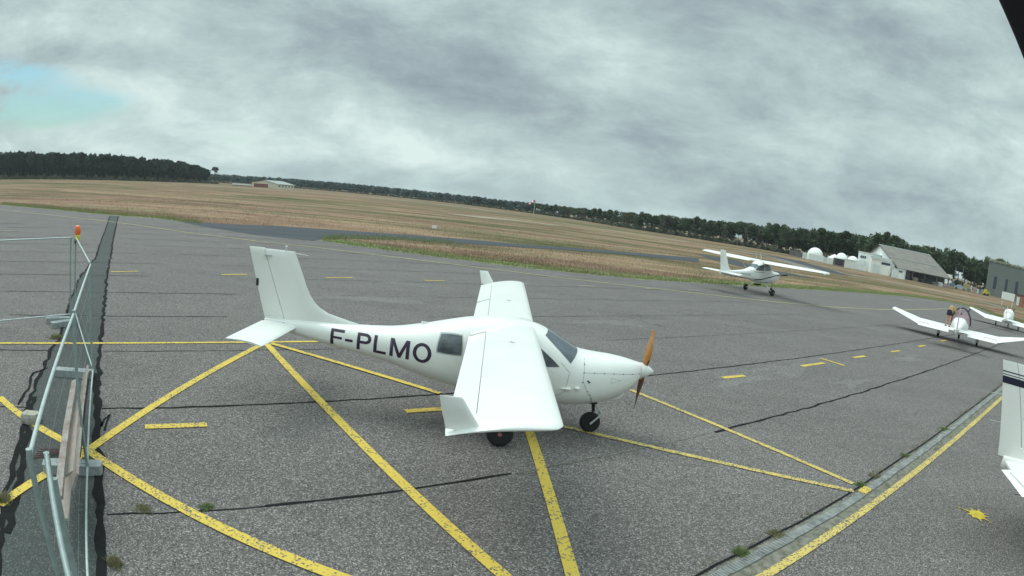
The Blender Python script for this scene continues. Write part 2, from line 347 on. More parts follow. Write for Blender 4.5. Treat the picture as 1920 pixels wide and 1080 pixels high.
# parallel slab joints, 3.2 m apart, sealed with bitumen
JD = (0.8281, 0.5606); JN = (-0.5606, 0.8281)
g0 = G(500, 758.5); c1 = g0[0]*JN[0]+g0[1]*JN[1]
def joint(k, s0, s1, w, mt='tar', z=.006, a=.014):
    c = c1+3.205*k; P = [(JN[0]*c+JD[0]*s, JN[1]*c+JD[1]*s) for s in (s0, s1)]; return seam(P, w, z, a, .3, mt, .35)
def s_of(x, y): g = G(x, y); return g[0]*JD[0]+g[1]*JD[1]
joint(0, s_of(192, 765), 60, .05, a=.018)
joint(-1, s_of(495, 942), s_of(952, 883), .045); joint(-1, s_of(960, 882), s_of(1325, 808), .022, 'grit'); joint(-1, s_of(1330, 806), s_of(1900, 640), .06, a=.03)
joint(-1, s_of(200, 968), s_of(495, 942), .026)
joint(1, s_of(190, 658), s_of(640, 654), .022); joint(1, s_of(1140, 640), s_of(1800, 600), .018)
joint(1, -40, s_of(115, 655), .03); joint(0, -30, s_of(50, 765), .03)
for k in range(2, 12):
    joint(k, -55, s_of(110, 700)-k*2-2, .03+.006*k); joint(k, s_of(200, 765)-2.9*k+1.2*k, s_of(200, 765)-1.7*k+9+random.uniform(-3, 3), .025+.005*k, a=.02); joint(k, s_of(200, 765)-1.7*k+12, 32-k, .014+.004*k, a=.02)
strip('tar_seam_ground', dense([G(1195, 599), G(1215, 606), G(1242, 612)], .2, .02), .03, .006, 'tar')

# pale worn patches, tyre arcs
for px_, py_, rx, ry, sd in ((1480, 692, 1.5, .45, 1), (1600, 718, .9, .25, 2), (1390, 712, 1.1, .35, 3), (640, 612, 1.6, .5, 4), (700, 560, 2.2, .6, 5), (1180, 605, 2.0, .5, 6), (1700, 672, 1.6, .3, 7)):
    g_ = random.Random(sd); x, y = G(px_, py_); Pp = []
    for k in range(40):
        a = 2*math.pi*k/40; r_ = 1+.35*math.sin(3*a+sd)+.2*math.sin(7*a+2*sd)+g_.uniform(-.15, .15); u, v = rx*r_*math.cos(a), ry*r_*math.sin(a); Pp.append((x+u*JD[0]+v*JN[0], y+u*JD[1]+v*JN[1]))
    sheet('worn_patch_ground', Pp, .0035, 'asphlite')
for k in range(4):
    cx, cy = G(-40, 408); r_ = 3.5+2.3*k; strip('tyre_arc_ground', [(cx+r_*math.cos(a), cy+r_*1.1*math.sin(a)) for a in np.linspace(-1.3, 1.3, 30)], .14, .004+.0003*k, 'asphlite')

# painted markings
def smooth(P):
    if len(P) < 4: return P
    P = np.array(P); a = P[0]; d = P[-1]-P[0]; l_ = np.linalg.norm(d); d = d/l_; n_ = np.array([-d[1], d[0]]); t_ = (P-a)@d; v = (P-a)@n_; k = np.polyfit(t_, v, 2)
    return [tuple(a+d*q+n_*np.polyval(k, q)) for q in np.linspace(t_[0], t_[-1], 24)]
def mark(P, w, z=.012, mt='yel', name='yellow_line_road_marking'):
    if name == 'yellow_line_road_marking': P = smooth(P)
    return strip(name, dense(P, .5), w, z, mt)
GL = lambda *px: [G(*q) for q in px]
mark(GL((0, 644), (200, 644.5), (425, 642.5), (585, 641), (700, 640)), .12)
mark(GL((170, 843), (280, 765), (350, 725), (492, 646)), .15)
mark(GL((176, 853), (233, 892), (300, 929), (400, 985), (480, 1021), (542, 1047), (617, 1076), (700, 1105)), .15, .016)
mark(GL((502, 646), (518, 668), (554, 705), (604, 757), (655, 812), (730, 885), (767, 918), (830, 975), (892, 1030), (937, 1075), (980, 1120)), .15, .016)
mark(GL((975, 760), (998, 825), (1012, 870), (1032, 935), (1052, 1005), (1071, 1075), (1085, 1120)), .15)
mark(GL((508, 645), (600, 671), (700, 701), (825, 739)), .13, .020)
mark(GL((1180, 732), (1260, 761), (1350, 800), (1375, 812), (1422, 830), (1475, 855), (1537, 882), (1602, 907)), .12, .012, 'yelmid')
mark(GL((1040, 797), (1067, 803), (1185, 828), (1300, 857), (1400, 880), (1500, 901), (1600, 921)), .12, .012, 'yelmid')
mark(GL((0, 745), (25, 772), (60, 790), (105, 820), (176, 853)), .15); mark(GL((0, 950), (60, 905), (110, 880), (176, 846)), .15, .020)
mark(GL((1400, 1100), (1442, 1073), (1550, 1008), (1655, 930), (1725, 882), (1775, 839), (1830, 788), (1870, 753), (1905, 722)), .13, .012, 'yelmid')
for a, b in (((272, 801), (388, 797)), ((760, 772), (850, 766)), ((1355, 709), (1396, 705)), ((1503, 687), (1545, 681)), ((1538, 672), (1583, 686)), ((1600, 671), (1622, 668)), ((1671, 660), (1687, 658)), ((1722, 650), (1735, 648)), ((1764, 640), (1775, 638))):
    mark([G(*a), G(*b)], .16, .012, 'yel', 'yellow_dash_road_marking')
for a, b in (((208, 510), (259, 509)), ((415, 515.5), (463, 515)), ((611, 521), (661, 521)), ((796, 526), (834, 527)), ((960, 531), (990, 532)), ((1085, 536), (1116, 537)), ((1208, 541), (1225, 542)), ((1290, 544), (1315, 545))):
    mark([G(*a), G(*b)], .13, .012, 'yel' if a[0] < 850 else 'cream', 'yellow_dash_road_marking')
mark(GL((0, 393), (100, 404), (200, 415), (225, 418), (350, 436), (480, 452), (600, 465), (720, 480), (900, 502), (1050, 521), (1200, 538), (1350, 555), (1450, 566), (1560, 576), (1650, 580.5), (1700, 581), (1775, 579)), .18, .012, 'yelworn', 'taxi_line_road_marking')
for x0, x1, y in ((1360, 1390, 537), (1430, 1460, 543), (1490, 1510, 551), (1530, 1550, 553), (1620, 1640, 556), (1690, 1750, 562), (0, 60, 432), (110, 150, 437)):
    mark([G(x0, y), G(x1, y+2)], .12, .012, 'cream', 'pale_dash_road_marking')
# yellow splash of paint by the right aircraft
sx, sy = G(1832, 966); mb = MB(); P = []
for i in range(44):
    a = 2*math.pi*i/44; r_ = .15+.04*random.random()
    if i % 5 == 0: r_ += random.choice([.05, .12, .2, .3])
    P.append((sx+r_*math.cos(a), sy+r_*math.sin(a)*1.0, .012))
mb.add(P+[(sx, sy, .012)], [(i, (i+1) % 44, 44) for i in range(44)])
for _ in range(16):
    a = random.uniform(0, 6.3); d = random.uniform(.2, .42); s_ = random.uniform(.006, .018); x, y = sx+d*math.cos(a), sy+d*math.sin(a)
    mb.add([(x+s_*math.cos(q), y+s_*math.sin(q), .012) for q in (0, 1.2, 2.4, 3.7, 5)], [(0, 1, 2, 3, 4)])
tag(mb.build('yellow_paint_splash_ground', mat('fresh_yellow_paint', (.66, .50, .04), .7, var=.35, vs=9)), kind='structure')

# drain channel: grit border, concrete blocks, grate
dl = GL((1310, 1105), (1362, 1073), (1420, 1043), (1480, 1010), (1550, 970), (1598, 940), (1645, 907), (1700, 868), (1750, 832), (1815, 780), (1870, 736), (1905, 706))
strip('gutter_ground', [(x+.08, y-.06) for x, y in dense(dl, .4, .03)], [.42+random.uniform(-.06, .06) for _ in dense(dl, .4)], .006, 'grit')
strip('gutter_slot_ground', dense([(x-.11, y+.13) for x, y in dl], .5, .012), .035, .0105, 'tar')
mb = MB(); Pd = dense(dl, .5); d = Vector((Pd[-1][0]-Pd[0][0], Pd[-1][1]-Pd[0][1], 0)).normalized(); ang = math.atan2(d.y, d.x)
for i, ((x0, y0), (x1, y1)) in enumerate(zip(Pd[:-1], Pd[1:])):
    l_ = math.hypot(x1-x0, y1-y0); a = math.atan2(y1-y0, x1-x0)
    mb.box(((x0+x1)/2+random.uniform(-.008, .008), (y0+y1)/2+random.uniform(-.008, .008), .009), (l_-.012, .14, .03), (random.uniform(-.02, .02), 0, a+random.uniform(-.02, .02)))
    if i < 3:
        for j in range(12):
            t_ = (j+.5)/12; mb.box((x0+(x1-x0)*t_, y0+(y1-y0)*t_, .0275), (.012, .12, .008), (0, 0, a))
drain_ = tag(mb.build('drain_channel', 'conc'), 'long pale concrete drain channel with a slotted grate crossing the apron', 'drain')
x, y = G(1621, 922); mb = MB(); mb.box((x, y, .02), (.30, .16, .03), (0, 0, ang)); mb.build('cover_plate', 'yel', drain_)

# ------------------------------------------------------------------ grass tufts and weeds
def blades(pts, h0, h1, per, spread, w):
    pts = np.array(pts); n = len(pts)*per; base = np.repeat(pts, per, 0)+np.concatenate([rng.normal(0, spread, (n, 2)), np.zeros((n, 1))], 1)
    a = rng.uniform(0, 6.283, n); hh = rng.uniform(h0, h1, n); lean = rng.uniform(.1, .7, n)*hh
    d = np.stack([np.cos(a), np.sin(a), 0*a], 1); s_ = np.stack([-np.sin(a), np.cos(a), 0*a], 1)*w
    top = base+d*lean[:, None]+np.stack([0*a, 0*a, hh], 1)
    V = np.stack([base-s_, base+s_, top], 1).reshape(-1, 3); return V
def blade_mesh(name, V, mt, parent=None):
    me = bpy.data.meshes.new(name); n = len(V); me.vertices.add(n); me.vertices.foreach_set('co', V.astype(np.float32).ravel())
    me.loops.add(n); me.loops.foreach_set('vertex_index', np.arange(n, dtype=np.int32)); me.polygons.add(n//3)
    me.polygons.foreach_set('loop_start', np.arange(0, n, 3, dtype=np.int32)); me.update(); me.validate()
    me.materials.append(M_[mt]); o = bpy.data.objects.new(name, me); COL.objects.link(o); o.parent = parent; return o
M_['tan'] = mat('dry_grass_blades', (.31, .255, .18), .9, c2=(.135, .125, .075), vs=.11)
M_['grn'] = mat('green_grass_blades', (.20, .26, .08), .9, c2=(.25, .25, .12), vs=.5)
M_['weed'] = mat('green_weed_leaves', (.10, .17, .05), .8, c2=(.22, .24, .11), vs=9)
M_['weedbrown'] = mat('withered_weed_leaves', (.27, .23, .13), .9, c2=(.17, .18, .08), vs=9)
def inside(x, y, poly):
    c = False; n = len(poly)
    for i in range(n):
        x0, y0 = poly[i]; x1, y1 = poly[i-1]
        if (y0 > y) != (y1 > y) and x < (x1-x0)*(y-y0)/(y1-y0)+x0: c = not c
    return c
tx_poly = [G(*q) for q in tx_far]+[G(*q) for q in tx_near]+[G(588, 452), G(375, 424)]
ap_poly = [(-140, 78)]+ew+[(75, 42), (70, -60), (-140, -60)]
fld = []
for _ in range(15000):
    a = random.uniform(-54, 54); Dd = 36*math.exp(random.uniform(0, 1)**1.5*1.8); x, y = pol(a, Dd)
    if inside(x, y, ap_poly) or inside(x, y, tx_poly) or y < 30 and x < 40: continue
    if min((x-q[0])**2+(y-q[1])**2 for q in ew) < 1.2: continue
    fld.append((x, y, -.02))
tag(blade_mesh('field_grass', blades(fld, .05, .19, 7, .5, .014), 'field'), kind='stuff')
vg = []
for P in (ew[:5], ew[7:], [G(*q) for q in ((607, 447), (750, 450.5), (850, 457))]):
    for x, y in dense(P, .12): 
        for _ in range(7): q = random.random()**1.7; vg.append((x*(1+.005+.075*q), y*(1+.006+.085*q), -.01))
tag(blade_mesh('verge_grass', blades(vg, .05, .20, 6, .15, .013), 'grn'), kind='stuff')
wd_ = []
for x, y in dense(dl, .05):
    if random.random() < .40*(.5+.5*math.sin(x*3.1)): wd_.append((x-.13+random.uniform(-.05, .05), y+.16+random.uniform(-.05, .05), .005))
    if random.random() < .12: wd_.append((x+.14+random.uniform(-.05, .05), y-.12+random.uniform(-.05, .05), .005))
tag(blade_mesh('gutter_weeds', blades(wd_, .02, .08, 9, .03, .004), 'weedbrown'), kind='stuff')
for (px_, py_), r_, h_, mt_, lb in (((1393, 1040), .10, .13, 'weed', 'bright green weed clump growing at the near end of the drain channel'),
    ((1615, 910), .09, .10, 'weed', 'green weed clump beside the yellow drain cover plate'),
    ((270, 955), .09, .05, 'weedbrown', 'flat withered weed on the joint left of the long yellow line'),
    ((388, 952), .07, .05, 'weed', 'small green weed on the joint touching the long yellow line'),
    ((216, 1058), .07, .16, 'weedbrown', 'tall thin weed at the bottom edge beside the trench patch'),
    ((105, 634), .16, .17, 'weedbrown', 'bushy withered weed in front of the far fence feet'),
    ((1700, 856), .15, .08, 'weed', 'green weed patch halfway up the drain channel'),
    ((1640, 893), .12, .05, 'weedbrown', 'low withered weed on the drain just above the yellow cover plate'),
    ((1772, 806), .16, .10, 'weed', 'green weed patch at the far end of the drain near the right aircraft'),
    ((1455, 1003), .13, .06, 'weedbrown', 'brown matted weed on the drain beyond the bright green clump'),
    ((7, 940), .10, .22, 'weedbrown', 'tall dry weed at the left edge by the yellow line')):
    x, y = G(px_, py_); o = blade_mesh('weed_clump', blades([(random.gauss(0, r_*.62), random.gauss(0, r_*.62), 0) for _ in range(60)], h_*.15, h_*.8, 14, .025, .005), mt_)
    o.location = (x, y, .005); tag(o, lb, 'weed'); o.scale = (.8, .8, .65)

# ------------------------------------------------------------------ aircraft tools
def airfoil(t, f0=0.0, f1=1.0, n=9):
    th = lambda x: t*5*(.2969*math.sqrt(max(x, 0))-.126*x-.3516*x*x+.2843*x**3-.1015*x**4)
    xs = [f0+(f1-f0)*(1-math.cos(math.pi*i/n))/2 for i in range(n+1)]
    cam_ = lambda x: .03*4*x*(1-x)
    up = [(x, cam_(x)+th(x)*1.15) for x in xs]; lo = [(x, cam_(x)-th(x)*.75) for x in xs[::-1]]
    if f0 <= 0: lo = lo[:-1]
    return up+lo                                           # (fraction of chord, height/chord)
def wing_part(st, f0=0, f1=1, n=9):
    """st: (y, xLE, zLE, chord, thick, drop of TE, roll)"""
    rings = []
    for y, xl, zl, c, t, dr in st:
        rings.append([(xl-f*c, y, zl+h_*c-dr*f) for f, h_ in airfoil(t, f0, f1, n)])
    return MB().loft(rings)
def lerp_st(a, b, t): return tuple(p+(q-p)*t for p, q in zip(a, b))
def st_at(st, y):
    s_ = sorted(st, key=lambda q: q[0])
    for a, b in zip(s_[:-1], s_[1:]):
        if a[0]-1e-6 <= y <= b[0]+1e-6: return lerp_st(a, b, (y-a[0])/(b[0]-a[0]))
    return s_[-1] if y > s_[-1][0] else s_[0]
def mir(st): return [(-q[0],)+tuple(q[1:]) for q in st]
def fin_part(st, f0=0, f1=1, y0=0.0):
    """st: (z, xLE, xTE, thickness)"""
    rings = []
    for z, xl, xt, t in st:
        c = xl-xt; rings.append([(xl-f*c, y0+h_*c, z) for f, h_ in [(a, b) for a, b in sym_foil(t/c, f0, f1)]])
    return MB().loft(rings)
def sym_foil(t, f0, f1, n=8):
    th = lambda x: t*5*(.2969*math.sqrt(max(x, 0))-.126*x-.3516*x*x+.2843*x**3-.1015*x**4)
    xs = [f0+(f1-f0)*(1-math.cos(math.pi*i/n))/2 for i in range(n+1)]
    up = [(x, th(x)) for x in xs]; lo = [(x, -th(x)) for x in xs[::-1]]
    return up+(lo[:-1] if f0 <= 0 else lo)
class Fus:
    def __init__(s, rows, n=2.5, zf=.42):
        xs = [q[0] for q in rows]; s.zt = hermite(xs, [q[1] for q in rows]); s.zb = hermite(xs, [q[2] for q in rows]); s.w = hermite(xs, [q[3] for q in rows]); s.n = n; s.zf = zf
        s.x0, s.x1 = min(xs), max(xs)
    def pt(s, x, th, off=0.0):         # th: 0 top, + towards left, pi bottom
        zt, zb, w = s.zt(x), s.zb(x), s.w(x); zc_ = zb+(zt-zb)*s.zf; c, q = math.cos(th), math.sin(th); e = 2/s.n
        hz = (zt-zc_) if c >= 0 else (zc_-zb)
        return (x, math.copysign(abs(q)**e, q)*(w+off), zc_+math.copysign(abs(c)**e, c)*(hz+off))
    def side(s, x, z, off=.003, sg=-1):
        zt, zb, w = s.zt(x), s.zb(x), s.w(x); zc_ = zb+(zt-zb)*s.zf; hz = (zt-zc_) if z >= zc_ else (zc_-zb)
        k = max(0.0, 1-min(1, abs(z-zc_)/hz)**s.n)**(1/s.n); return (x, sg*(w*k+off), z)
    def th_of(s, x, z):                # angle at height z, left side
        lo, hi = 0.0, math.pi
        for _ in range(40):
            m_ = (lo+hi)/2
            if s.pt(x, m_)[2] > z: lo = m_
            else: hi = m_
        return lo
    def shell(s, x0=None, x1=None, nx=60, nt_=40, cap=True):
        x0 = s.x0 if x0 is None else x0; x1 = s.x1 if x1 is None else x1
        return MB().loft([[s.pt(x0+(x1-x0)*i/nx, 2*math.pi*j/nt_) for j in range(nt_)] for i in range(nx+1)], cap)
    def patch(s, quad, nu=8, nv=6, off=.004, sg=-1, rnd=.18):
        """rounded four-sided patch on one side; quad: (x,z) tl, tr, br, bl"""
        tl_, tr_, br_, bl_ = quad; rows = []
        for i in range(nv+1):
            v = i/nv; row = []
            for j in range(nu+1):
                u = j/nu; a, b = u*2-1, v*2-1
                a2 = a*math.sqrt(1-rnd*b*b/2*2 if rnd*b*b < 1 else 0) if rnd else a; b2 = b*math.sqrt(max(0, 1-rnd*a*a)) if rnd else b
                uu, vv = (a2+1)/2, (b2+1)/2
                x = (tl_[0]*(1-uu)+tr_[0]*uu)*(1-vv)+(bl_[0]*(1-uu)+br_[0]*uu)*vv; z = (tl_[1]*(1-uu)+tr_[1]*uu)*(1-vv)+(bl_[1]*(1-uu)+br_[1]*uu)*vv
                row.append(s.side(x, z, off, sg))
            rows.append(row)
        return MB().grid(rows)
    def ribbon(s, pts, w=.006, off=.0025, sg=-1, mb=None):        # panel line following the skin; pts (x,z)
        mb = mb or MB(); P = []
        for (x0, z0), (x1, z1) in zip(pts[:-1], pts[1:]):
            k = max(1, int(math.hypot(x1-x0, z1-z0)/.04)); P += [(x0+(x1-x0)*i/k, z0+(z1-z0)*i/k) for i in range(k)]
        P.append(pts[-1]); rows = []
        for i, (x, z) in enumerate(P):
            a, b = P[max(i-1, 0)], P[min(i+1, len(P)-1)]; l_ = math.hypot(b[0]-a[0], b[1]-a[1])+1e-9; nx, nz = -(b[1]-a[1])/l_*w/2, (b[0]-a[0])/l_*w/2
            rows.append([s.side(x-nx, z-nz, off, sg), s.side(x+nx, z+nz, off, sg)])
        return mb.grid(rows)
def wheel(parent, c, r_, w_, rimmat='alu', tyremat='tyre', name='wheel'):
    o = bpy.data.objects.new(name, None); COL.objects.link(o); o.parent = parent; o.location = c
    t_ = w_/2; MB().lathe([(r_*.52, -t_*.8), (r_*.75, -t_), (r_*.93, -t_*.8), (r_, -t_*.35), (r_, t_*.35), (r_*.93, t_*.8), (r_*.75, t_), (r_*.52, t_*.8)], axis='Y', n=28).build('tyre', tyremat, o, 50)
    mb = MB().lathe([(r_*.54, -t_*.7), (r_*.5, -t_*.75), (r_*.42, -t_*.45), (r_*.2, -t_*.45), (r_*.16, -t_*.8), (.001, -t_*.82)], axis='Y', n=20)
    mb.lathe([(r_*.54, t_*.7), (r_*.5, t_*.75), (r_*.42, t_*.45), (r_*.2, t_*.45), (r_*.16, t_*.8), (.001, t_*.82)], axis='Y', n=20)
    for k in range(6):
        a = k*math.pi/3
        for sg in (-1, 1): mb.lathe([(r_*.05, -.006), (r_*.05, .006)], (r_*.32*math.cos(a), sg*t_*.46, r_*.32*math.sin(a)), 'Y', 6)
    mb.build('rim', rimmat, o, 40); return o
def propeller(parent, xp, zc_, rad, ang, front, back, spin, sr=.13, sl_=.26, yoff=0):
    rings = []; blades_ = []
    for sg in (1, -1):
        rings = []
        for i in range(15):
            t_ = i/14; rr = .06+(rad-.06)*t_; c = (.06+.085*math.sin(min(1, t_*1.9)*math.pi*.6))*(1-.55*t_**1.6) if t_ < .97 else .035; tw = -(R(60)*(1-t_)**1.1+R(20)); th = .030*(1-t_)+.006
            ring = []
            for a_, b_ in ((-.5, 0), (-.25, .5), (.1, .6), (.5, 0), (.1, -.3), (-.25, -.3)):
                u, v = a_*c, b_*th; ring.append((xp+u*math.sin(tw)+v*math.cos(tw), sg*(u*math.cos(tw)-v*math.sin(tw)), sg*rr))
            ca, sa = math.cos(ang), math.sin(ang)
            rings.append([(x_, y_*ca-z_*sa, y_*sa+z_*ca+zc_) for x_, y_, z_ in ring])
        o = MB().loft(rings).build('propeller_blade', front, parent, 60)
        if back is not None:
            me = o.data; me.materials.append(M_[back])
            for p_ in me.polygons:
                if p_.normal.x < -.15: p_.material_index = 1
    prof = [(sr*1.02, -sl_*1.05), (sr*1.02, -sl_*.85)]+[(sr*(1-(i/8)**1.45)**.85 if i < 8 else .004, -sl_*.85+sl_*.85*i/8) for i in range(1, 9)]
    MB().lathe(prof, (0, 0, zc_), 'X', 24).build('spinner', spin, parent, 60)
def letters_mesh():
    """F-PLMO as flat letters in a 1 x 1 box, each piece butted against the next"""
    mb = MB(); T = .032; V_ = .16           # stroke widths across and up
    def poly(x0, x1, P): mb.add([(x0+(x1-x0)*a, b, 0) for a, b in P], [tuple(range(len(P)))])
    w = T/.14; poly(0, .14, [(0, 0), (w, 0), (w, .42), (.85, .42), (.85, .42+V_*.9), (w, .42+V_*.9), (w, 1-V_), (1, 1-V_), (1, 1), (0, 1)])
    poly(.152, .229, [(0, .36), (1, .36), (1, .36+V_), (0, .36+V_)])
    w = T/.141; poly(.272, .413, [(0, 0), (w, 0), (w, 1), (0, 1)])
    xw = .141; rows = []
    for k in range(17):
        a = -math.pi/2+math.pi*k/16; ox, oy = math.cos(a), math.sin(a)
        rows.append([(.272+T+(xw-T)*(.45+.55*ox), .70+.30*oy, 0), (.272+T+(xw-T)*(.45+.55*ox)-(T*ox), .70+.30*oy-V_*oy, 0)])
    rows = [[(.272+T, .40, 0), (.272+T, .40+V_, 0)]]+rows+[[(.272+T, 1.0, 0), (.272+T, 1-V_, 0)]]; mb.grid(rows)
    w = T/.125; poly(.44, .565, [(0, 0), (1, 0), (1, V_), (w, V_), (w, 1), (0, 1)])
    w = (T+.001)/.192; poly(.60, .792, [(0, 0), (w, 0), (w, .68), (.43, 0), (.57, 0), (1-w, .68), (1-w, 0), (1, 0), (1, 1), (1-w*1.15, 1), (.5, .27), (w*1.15, 1), (0, 1)])
    rows = []
    for k in range(33):
        a = 2*math.pi*k/32; rows.append([(.912+.088*math.cos(a), .5+.52*math.sin(a), 0), (.912+(.088-T-.002)*math.cos(a), .5+(.52-V_)*math.sin(a), 0)])
    mb.grid(rows); me = bpy.data.meshes.new('letters'); me.from_pydata(mb.v, [], mb.f); return me

# ------------------------------------------------------------------ the main aircraft (high wing, winglets)
def main_plane():
    O = G(1228, 720); a = 1.535
    t = thing('light_aircraft', 'white high-wing light aircraft with upturned wingtips, orange wooden propeller and dark letters F-PLMO', 'aircraft', (2.431, 9.322, 0), math.pi/2-a)
    F = Fus([(-.24, 1.255, 1.0, .128), (-.32, 1.268, .90, .205), (-.42, 1.29, .81, .27), (-.6, 1.322, .69, .345), (-.8, 1.343, .60, .41), (-1.0, 1.352, .545, .462), (-1.25, 1.375, .505, .515), (-1.5, 1.485, .49, .55), (-1.77, 1.625, .488, .57), (-2.05, 1.72, .495, .58),
        (-2.5, 1.765, .51, .585), (-3.06, 1.695, .57, .56), (-3.4, 1.61, .63, .52), (-3.85, 1.49, .73, .44), (-4.35, 1.395, .86, .335), (-5.0, 1.355, .95, .235), (-5.6, 1.335, 1.04, .16), (-6.1, 1.31, 1.12, .10), (-6.43, 1.29, 1.19, .045)], 2.35, .43)
    F.shell(nx=110, nt_=48).build('fuselage', 'white', t, 60)
    # wings
    WR = (0, -2.04, 1.665, .985, .115, .145); WT = (4.49, -2.04, 1.735, .985, .115, .150)
    for sg in (1, -1):
        st = [st_at([WR, WT], .30), st_at([WR, WT], 2.4), WT]
        ends = [(4.55, -2.055, 1.737, .965, .10, .150), (4.605, -2.09, 1.737, .925, .075, .150), (4.635, -2.15, 1.735, .86, .045, .148), (4.645, -2.22, 1.733, .79, .02, .146)]
        stw = st+ends; f_ = (lambda q: q) if sg > 0 else mir
        w = wing_part(f_(stw), 0, .745).build('wing', 'white', t, 50)
        wing_part(f_(ends[:0]+[WT]+ends), .745, 1).build('wing_tip_edge', 'white', w, 50)
        fl = [st_at([WR, WT], .56), st_at([WR, WT], 2.35)]; wing_part(f_([(q[0], q[1], q[2]-.004, q[3], q[4], q[5]+.012) for q in fl]), .752, 1.0).build('flap', 'white', t, 50)
        wing_part(f_([st_at([WR, WT], .30), st_at([WR, WT], .55)]), .745, .97).build('wing_root_fairing', 'white', w, 50)
        wing_part(f_([st_at([WR, WT], 2.36), st_at([WR, WT], 4.25)]), .752, 1.0).build('aileron', 'white', t, 50)
        wing_part(f_([st_at([WR, WT], 4.255), WT]), .745, 1.0).build('wing_tip_edge', 'white', w, 50)
        # winglet
        rows = []
        for i, (z, xl, xt, yo) in enumerate(((1.625, -2.70, -3.02, 0), (1.67, -2.735, -3.03, .004), (1.78, -2.81, -3.06, .02), (1.90, -2.885, -3.085, .035), (1.925, -2.905, -3.09, .038))):
            c = xl-xt; rows.append([(xl-f*c, sg*(4.565+yo)+h_*c, z) for f, h_ in sym_foil((.035 if i < 4 else .012)/c, 0, 1)])
        MB().loft(rows).build('winglet', 'white', t, 40)
        # marks: little hinge posts and hatch lines on the wing top
        for yy in (1.70,):
            s_ = st_at([WR, WT], yy); x = s_[1]-.40*s_[3]; z = s_[2]+.128*s_[3]-.40*s_[5]
            mb = MB(); mb.box((x, -yy if sg < 0 else yy, z+.002), (.085, .004, .006)); mb.box((x, (sg*yy)+.06, z+.002), (.004, .11, .006)); mb.build('wing_fitting', 'screw', w)
        # strut
        mb = MB(); P0, P1 = Vector((-2.1, sg*.50, .62)), Vector((-2.42, sg*2.35, 1.60)); rings = []
        for q in (P0, P1): rings.append([(q.x+.05*math.cos(k*math.pi/5), q.y, q.z+.016*math.sin(k*math.pi/5)) for k in range(10)])
        mb.loft(rings); mb.build('wing_strut', 'white', t, 60)
        # tailplane
        ts = [(.02, -5.83, 1.215, .62, .09, -.045), (1.36, -5.88, 1.215, .60, .09, -.045), (1.46, -5.90, 1.215, .575, .05, -.045)]
        wing_part(f_(ts), 0, .58).build('tailplane', 'white', t, 50)
        wing_part(f_([st_at(ts, .10), ts[1], ts[2]]), .585, 1).build('elevator', 'white', t, 50)
        # main leg and wheel
        mb = MB(); rings = []
        for q, wd2 in (((-2.35, sg*.30, .56), .075), ((-2.38, sg*.60, .40), .065), ((-2.42, sg*.84, .22), .05), ((-2.42, sg*.88, .20), .045)):
            rings.append([(q[0]+wd2*math.cos(k*math.pi/4), q[1], q[2]+.018*math.sin(k*math.pi/4)) for k in range(8)])
        mb.loft(rings); mb.build('landing_leg', 'white', t, 60)
        wheel(t, (-2.415, sg*.955, .2), .2, .13, 'rim')
    # fin and rudder
    LE = hermite([1.30, 1.42, 1.49, 1.62, 1.83, 2.13, 2.42], [-4.45, -5.02, -5.33, -5.55, -5.70, -5.83, -5.965]); TE = hermite([1.2, 2.43], [-6.41, -6.775])
    HG = lambda z: -6.06-(z-1.28)*.375
    zs = [1.30, 1.36, 1.42, 1.49, 1.56, 1.64, 1.75, 1.9, 2.1, 2.3, 2.40, 2.425]
    rows = []
    for z in zs:
        xl, xh = LE(z), HG(z)+.004; c = xl-xh; t_ = .085 if z < 2.41 else .05; n = 9
        rows.append([(xl-c*f, s_*t_/2*math.sqrt(1-(1-f)**2.2)*(1-.25*f), z) for s_, fs in ((1, [i/n for i in range(n+1)]), (-1, [i/n for i in range(n, 0, -1)])) for f in fs])
    MB().loft(rows).build('tail_fin', 'white', t, 40)
    rows = []
    for z in (1.19, 1.3, 1.5, 1.8, 2.1, 2.35, 2.42, 2.44):
        xh, xt = HG(z)-.006, TE(z); t_ = .062 if z < 2.43 else .03; rows.append([(xh, t_/2, z), (xh-.02, t_/2, z), (xt, .004, z), (xt, -.004, z), (xh-.02, -t_/2, z), (xh, -t_/2, z)])
    MB().loft(rows).build('rudder', 'white', t, 30)
    MB().box((-6.595, 0, 1.87), (.04, .035, .12)).build('tail_light', 'black', t)
    mb = MB(); mb.lathe([(.018, 0), (.022, .02), (.02, .07), (.004, .08)], (-6.12, 0, 2.425), n=10); mb.build('beacon_light', 'alu', t)
    MB().tube((-5.99, 0, 2.40), (-5.72, -.03, 2.385), .006, .003, 6).build('antenna', 'white', t)
    for s_ in (-1, 1): MB().box((-6.10, s_*.13, 1.275), (.16, .012, .02), (0, 0, .3*s_)).build('control_rod', 'line', t)
    MB().box((-6.42, -.02, 2.33), (.14, .10, .006)).build('hinge_fitting', 'line', t)
    # glazing
    for sg in (-1, 1):
        F.patch([(-3.45, 1.475), (-3.12, 1.495), (-3.10, 1.205), (-3.49, 1.205)], 10, 8, .0045, sg, .12).build('side_window', 'glass', t, 60)
        F.patch([(-3.47, 1.492), (-3.105, 1.512), (-3.085, 1.188), (-3.51, 1.188)], 10, 8, .002, sg, .12).build('window_seal', 'line', t, 60)
        F.patch([(-2.72, 1.50), (-1.98, 1.475), (-1.60, 1.19), (-2.78, 1.13)], 14, 8, .0045, sg, .06).build('door_window', 'glass', t, 60)
        mb = MB(); F.ribbon([(-2.92, 1.50), (-2.92, .72), (-1.60, .74), (-1.50, .82), (-1.46, 1.12), (-1.60, 1.25)], .008, .002, sg, mb); mb.build('door_seam', 'line', t)
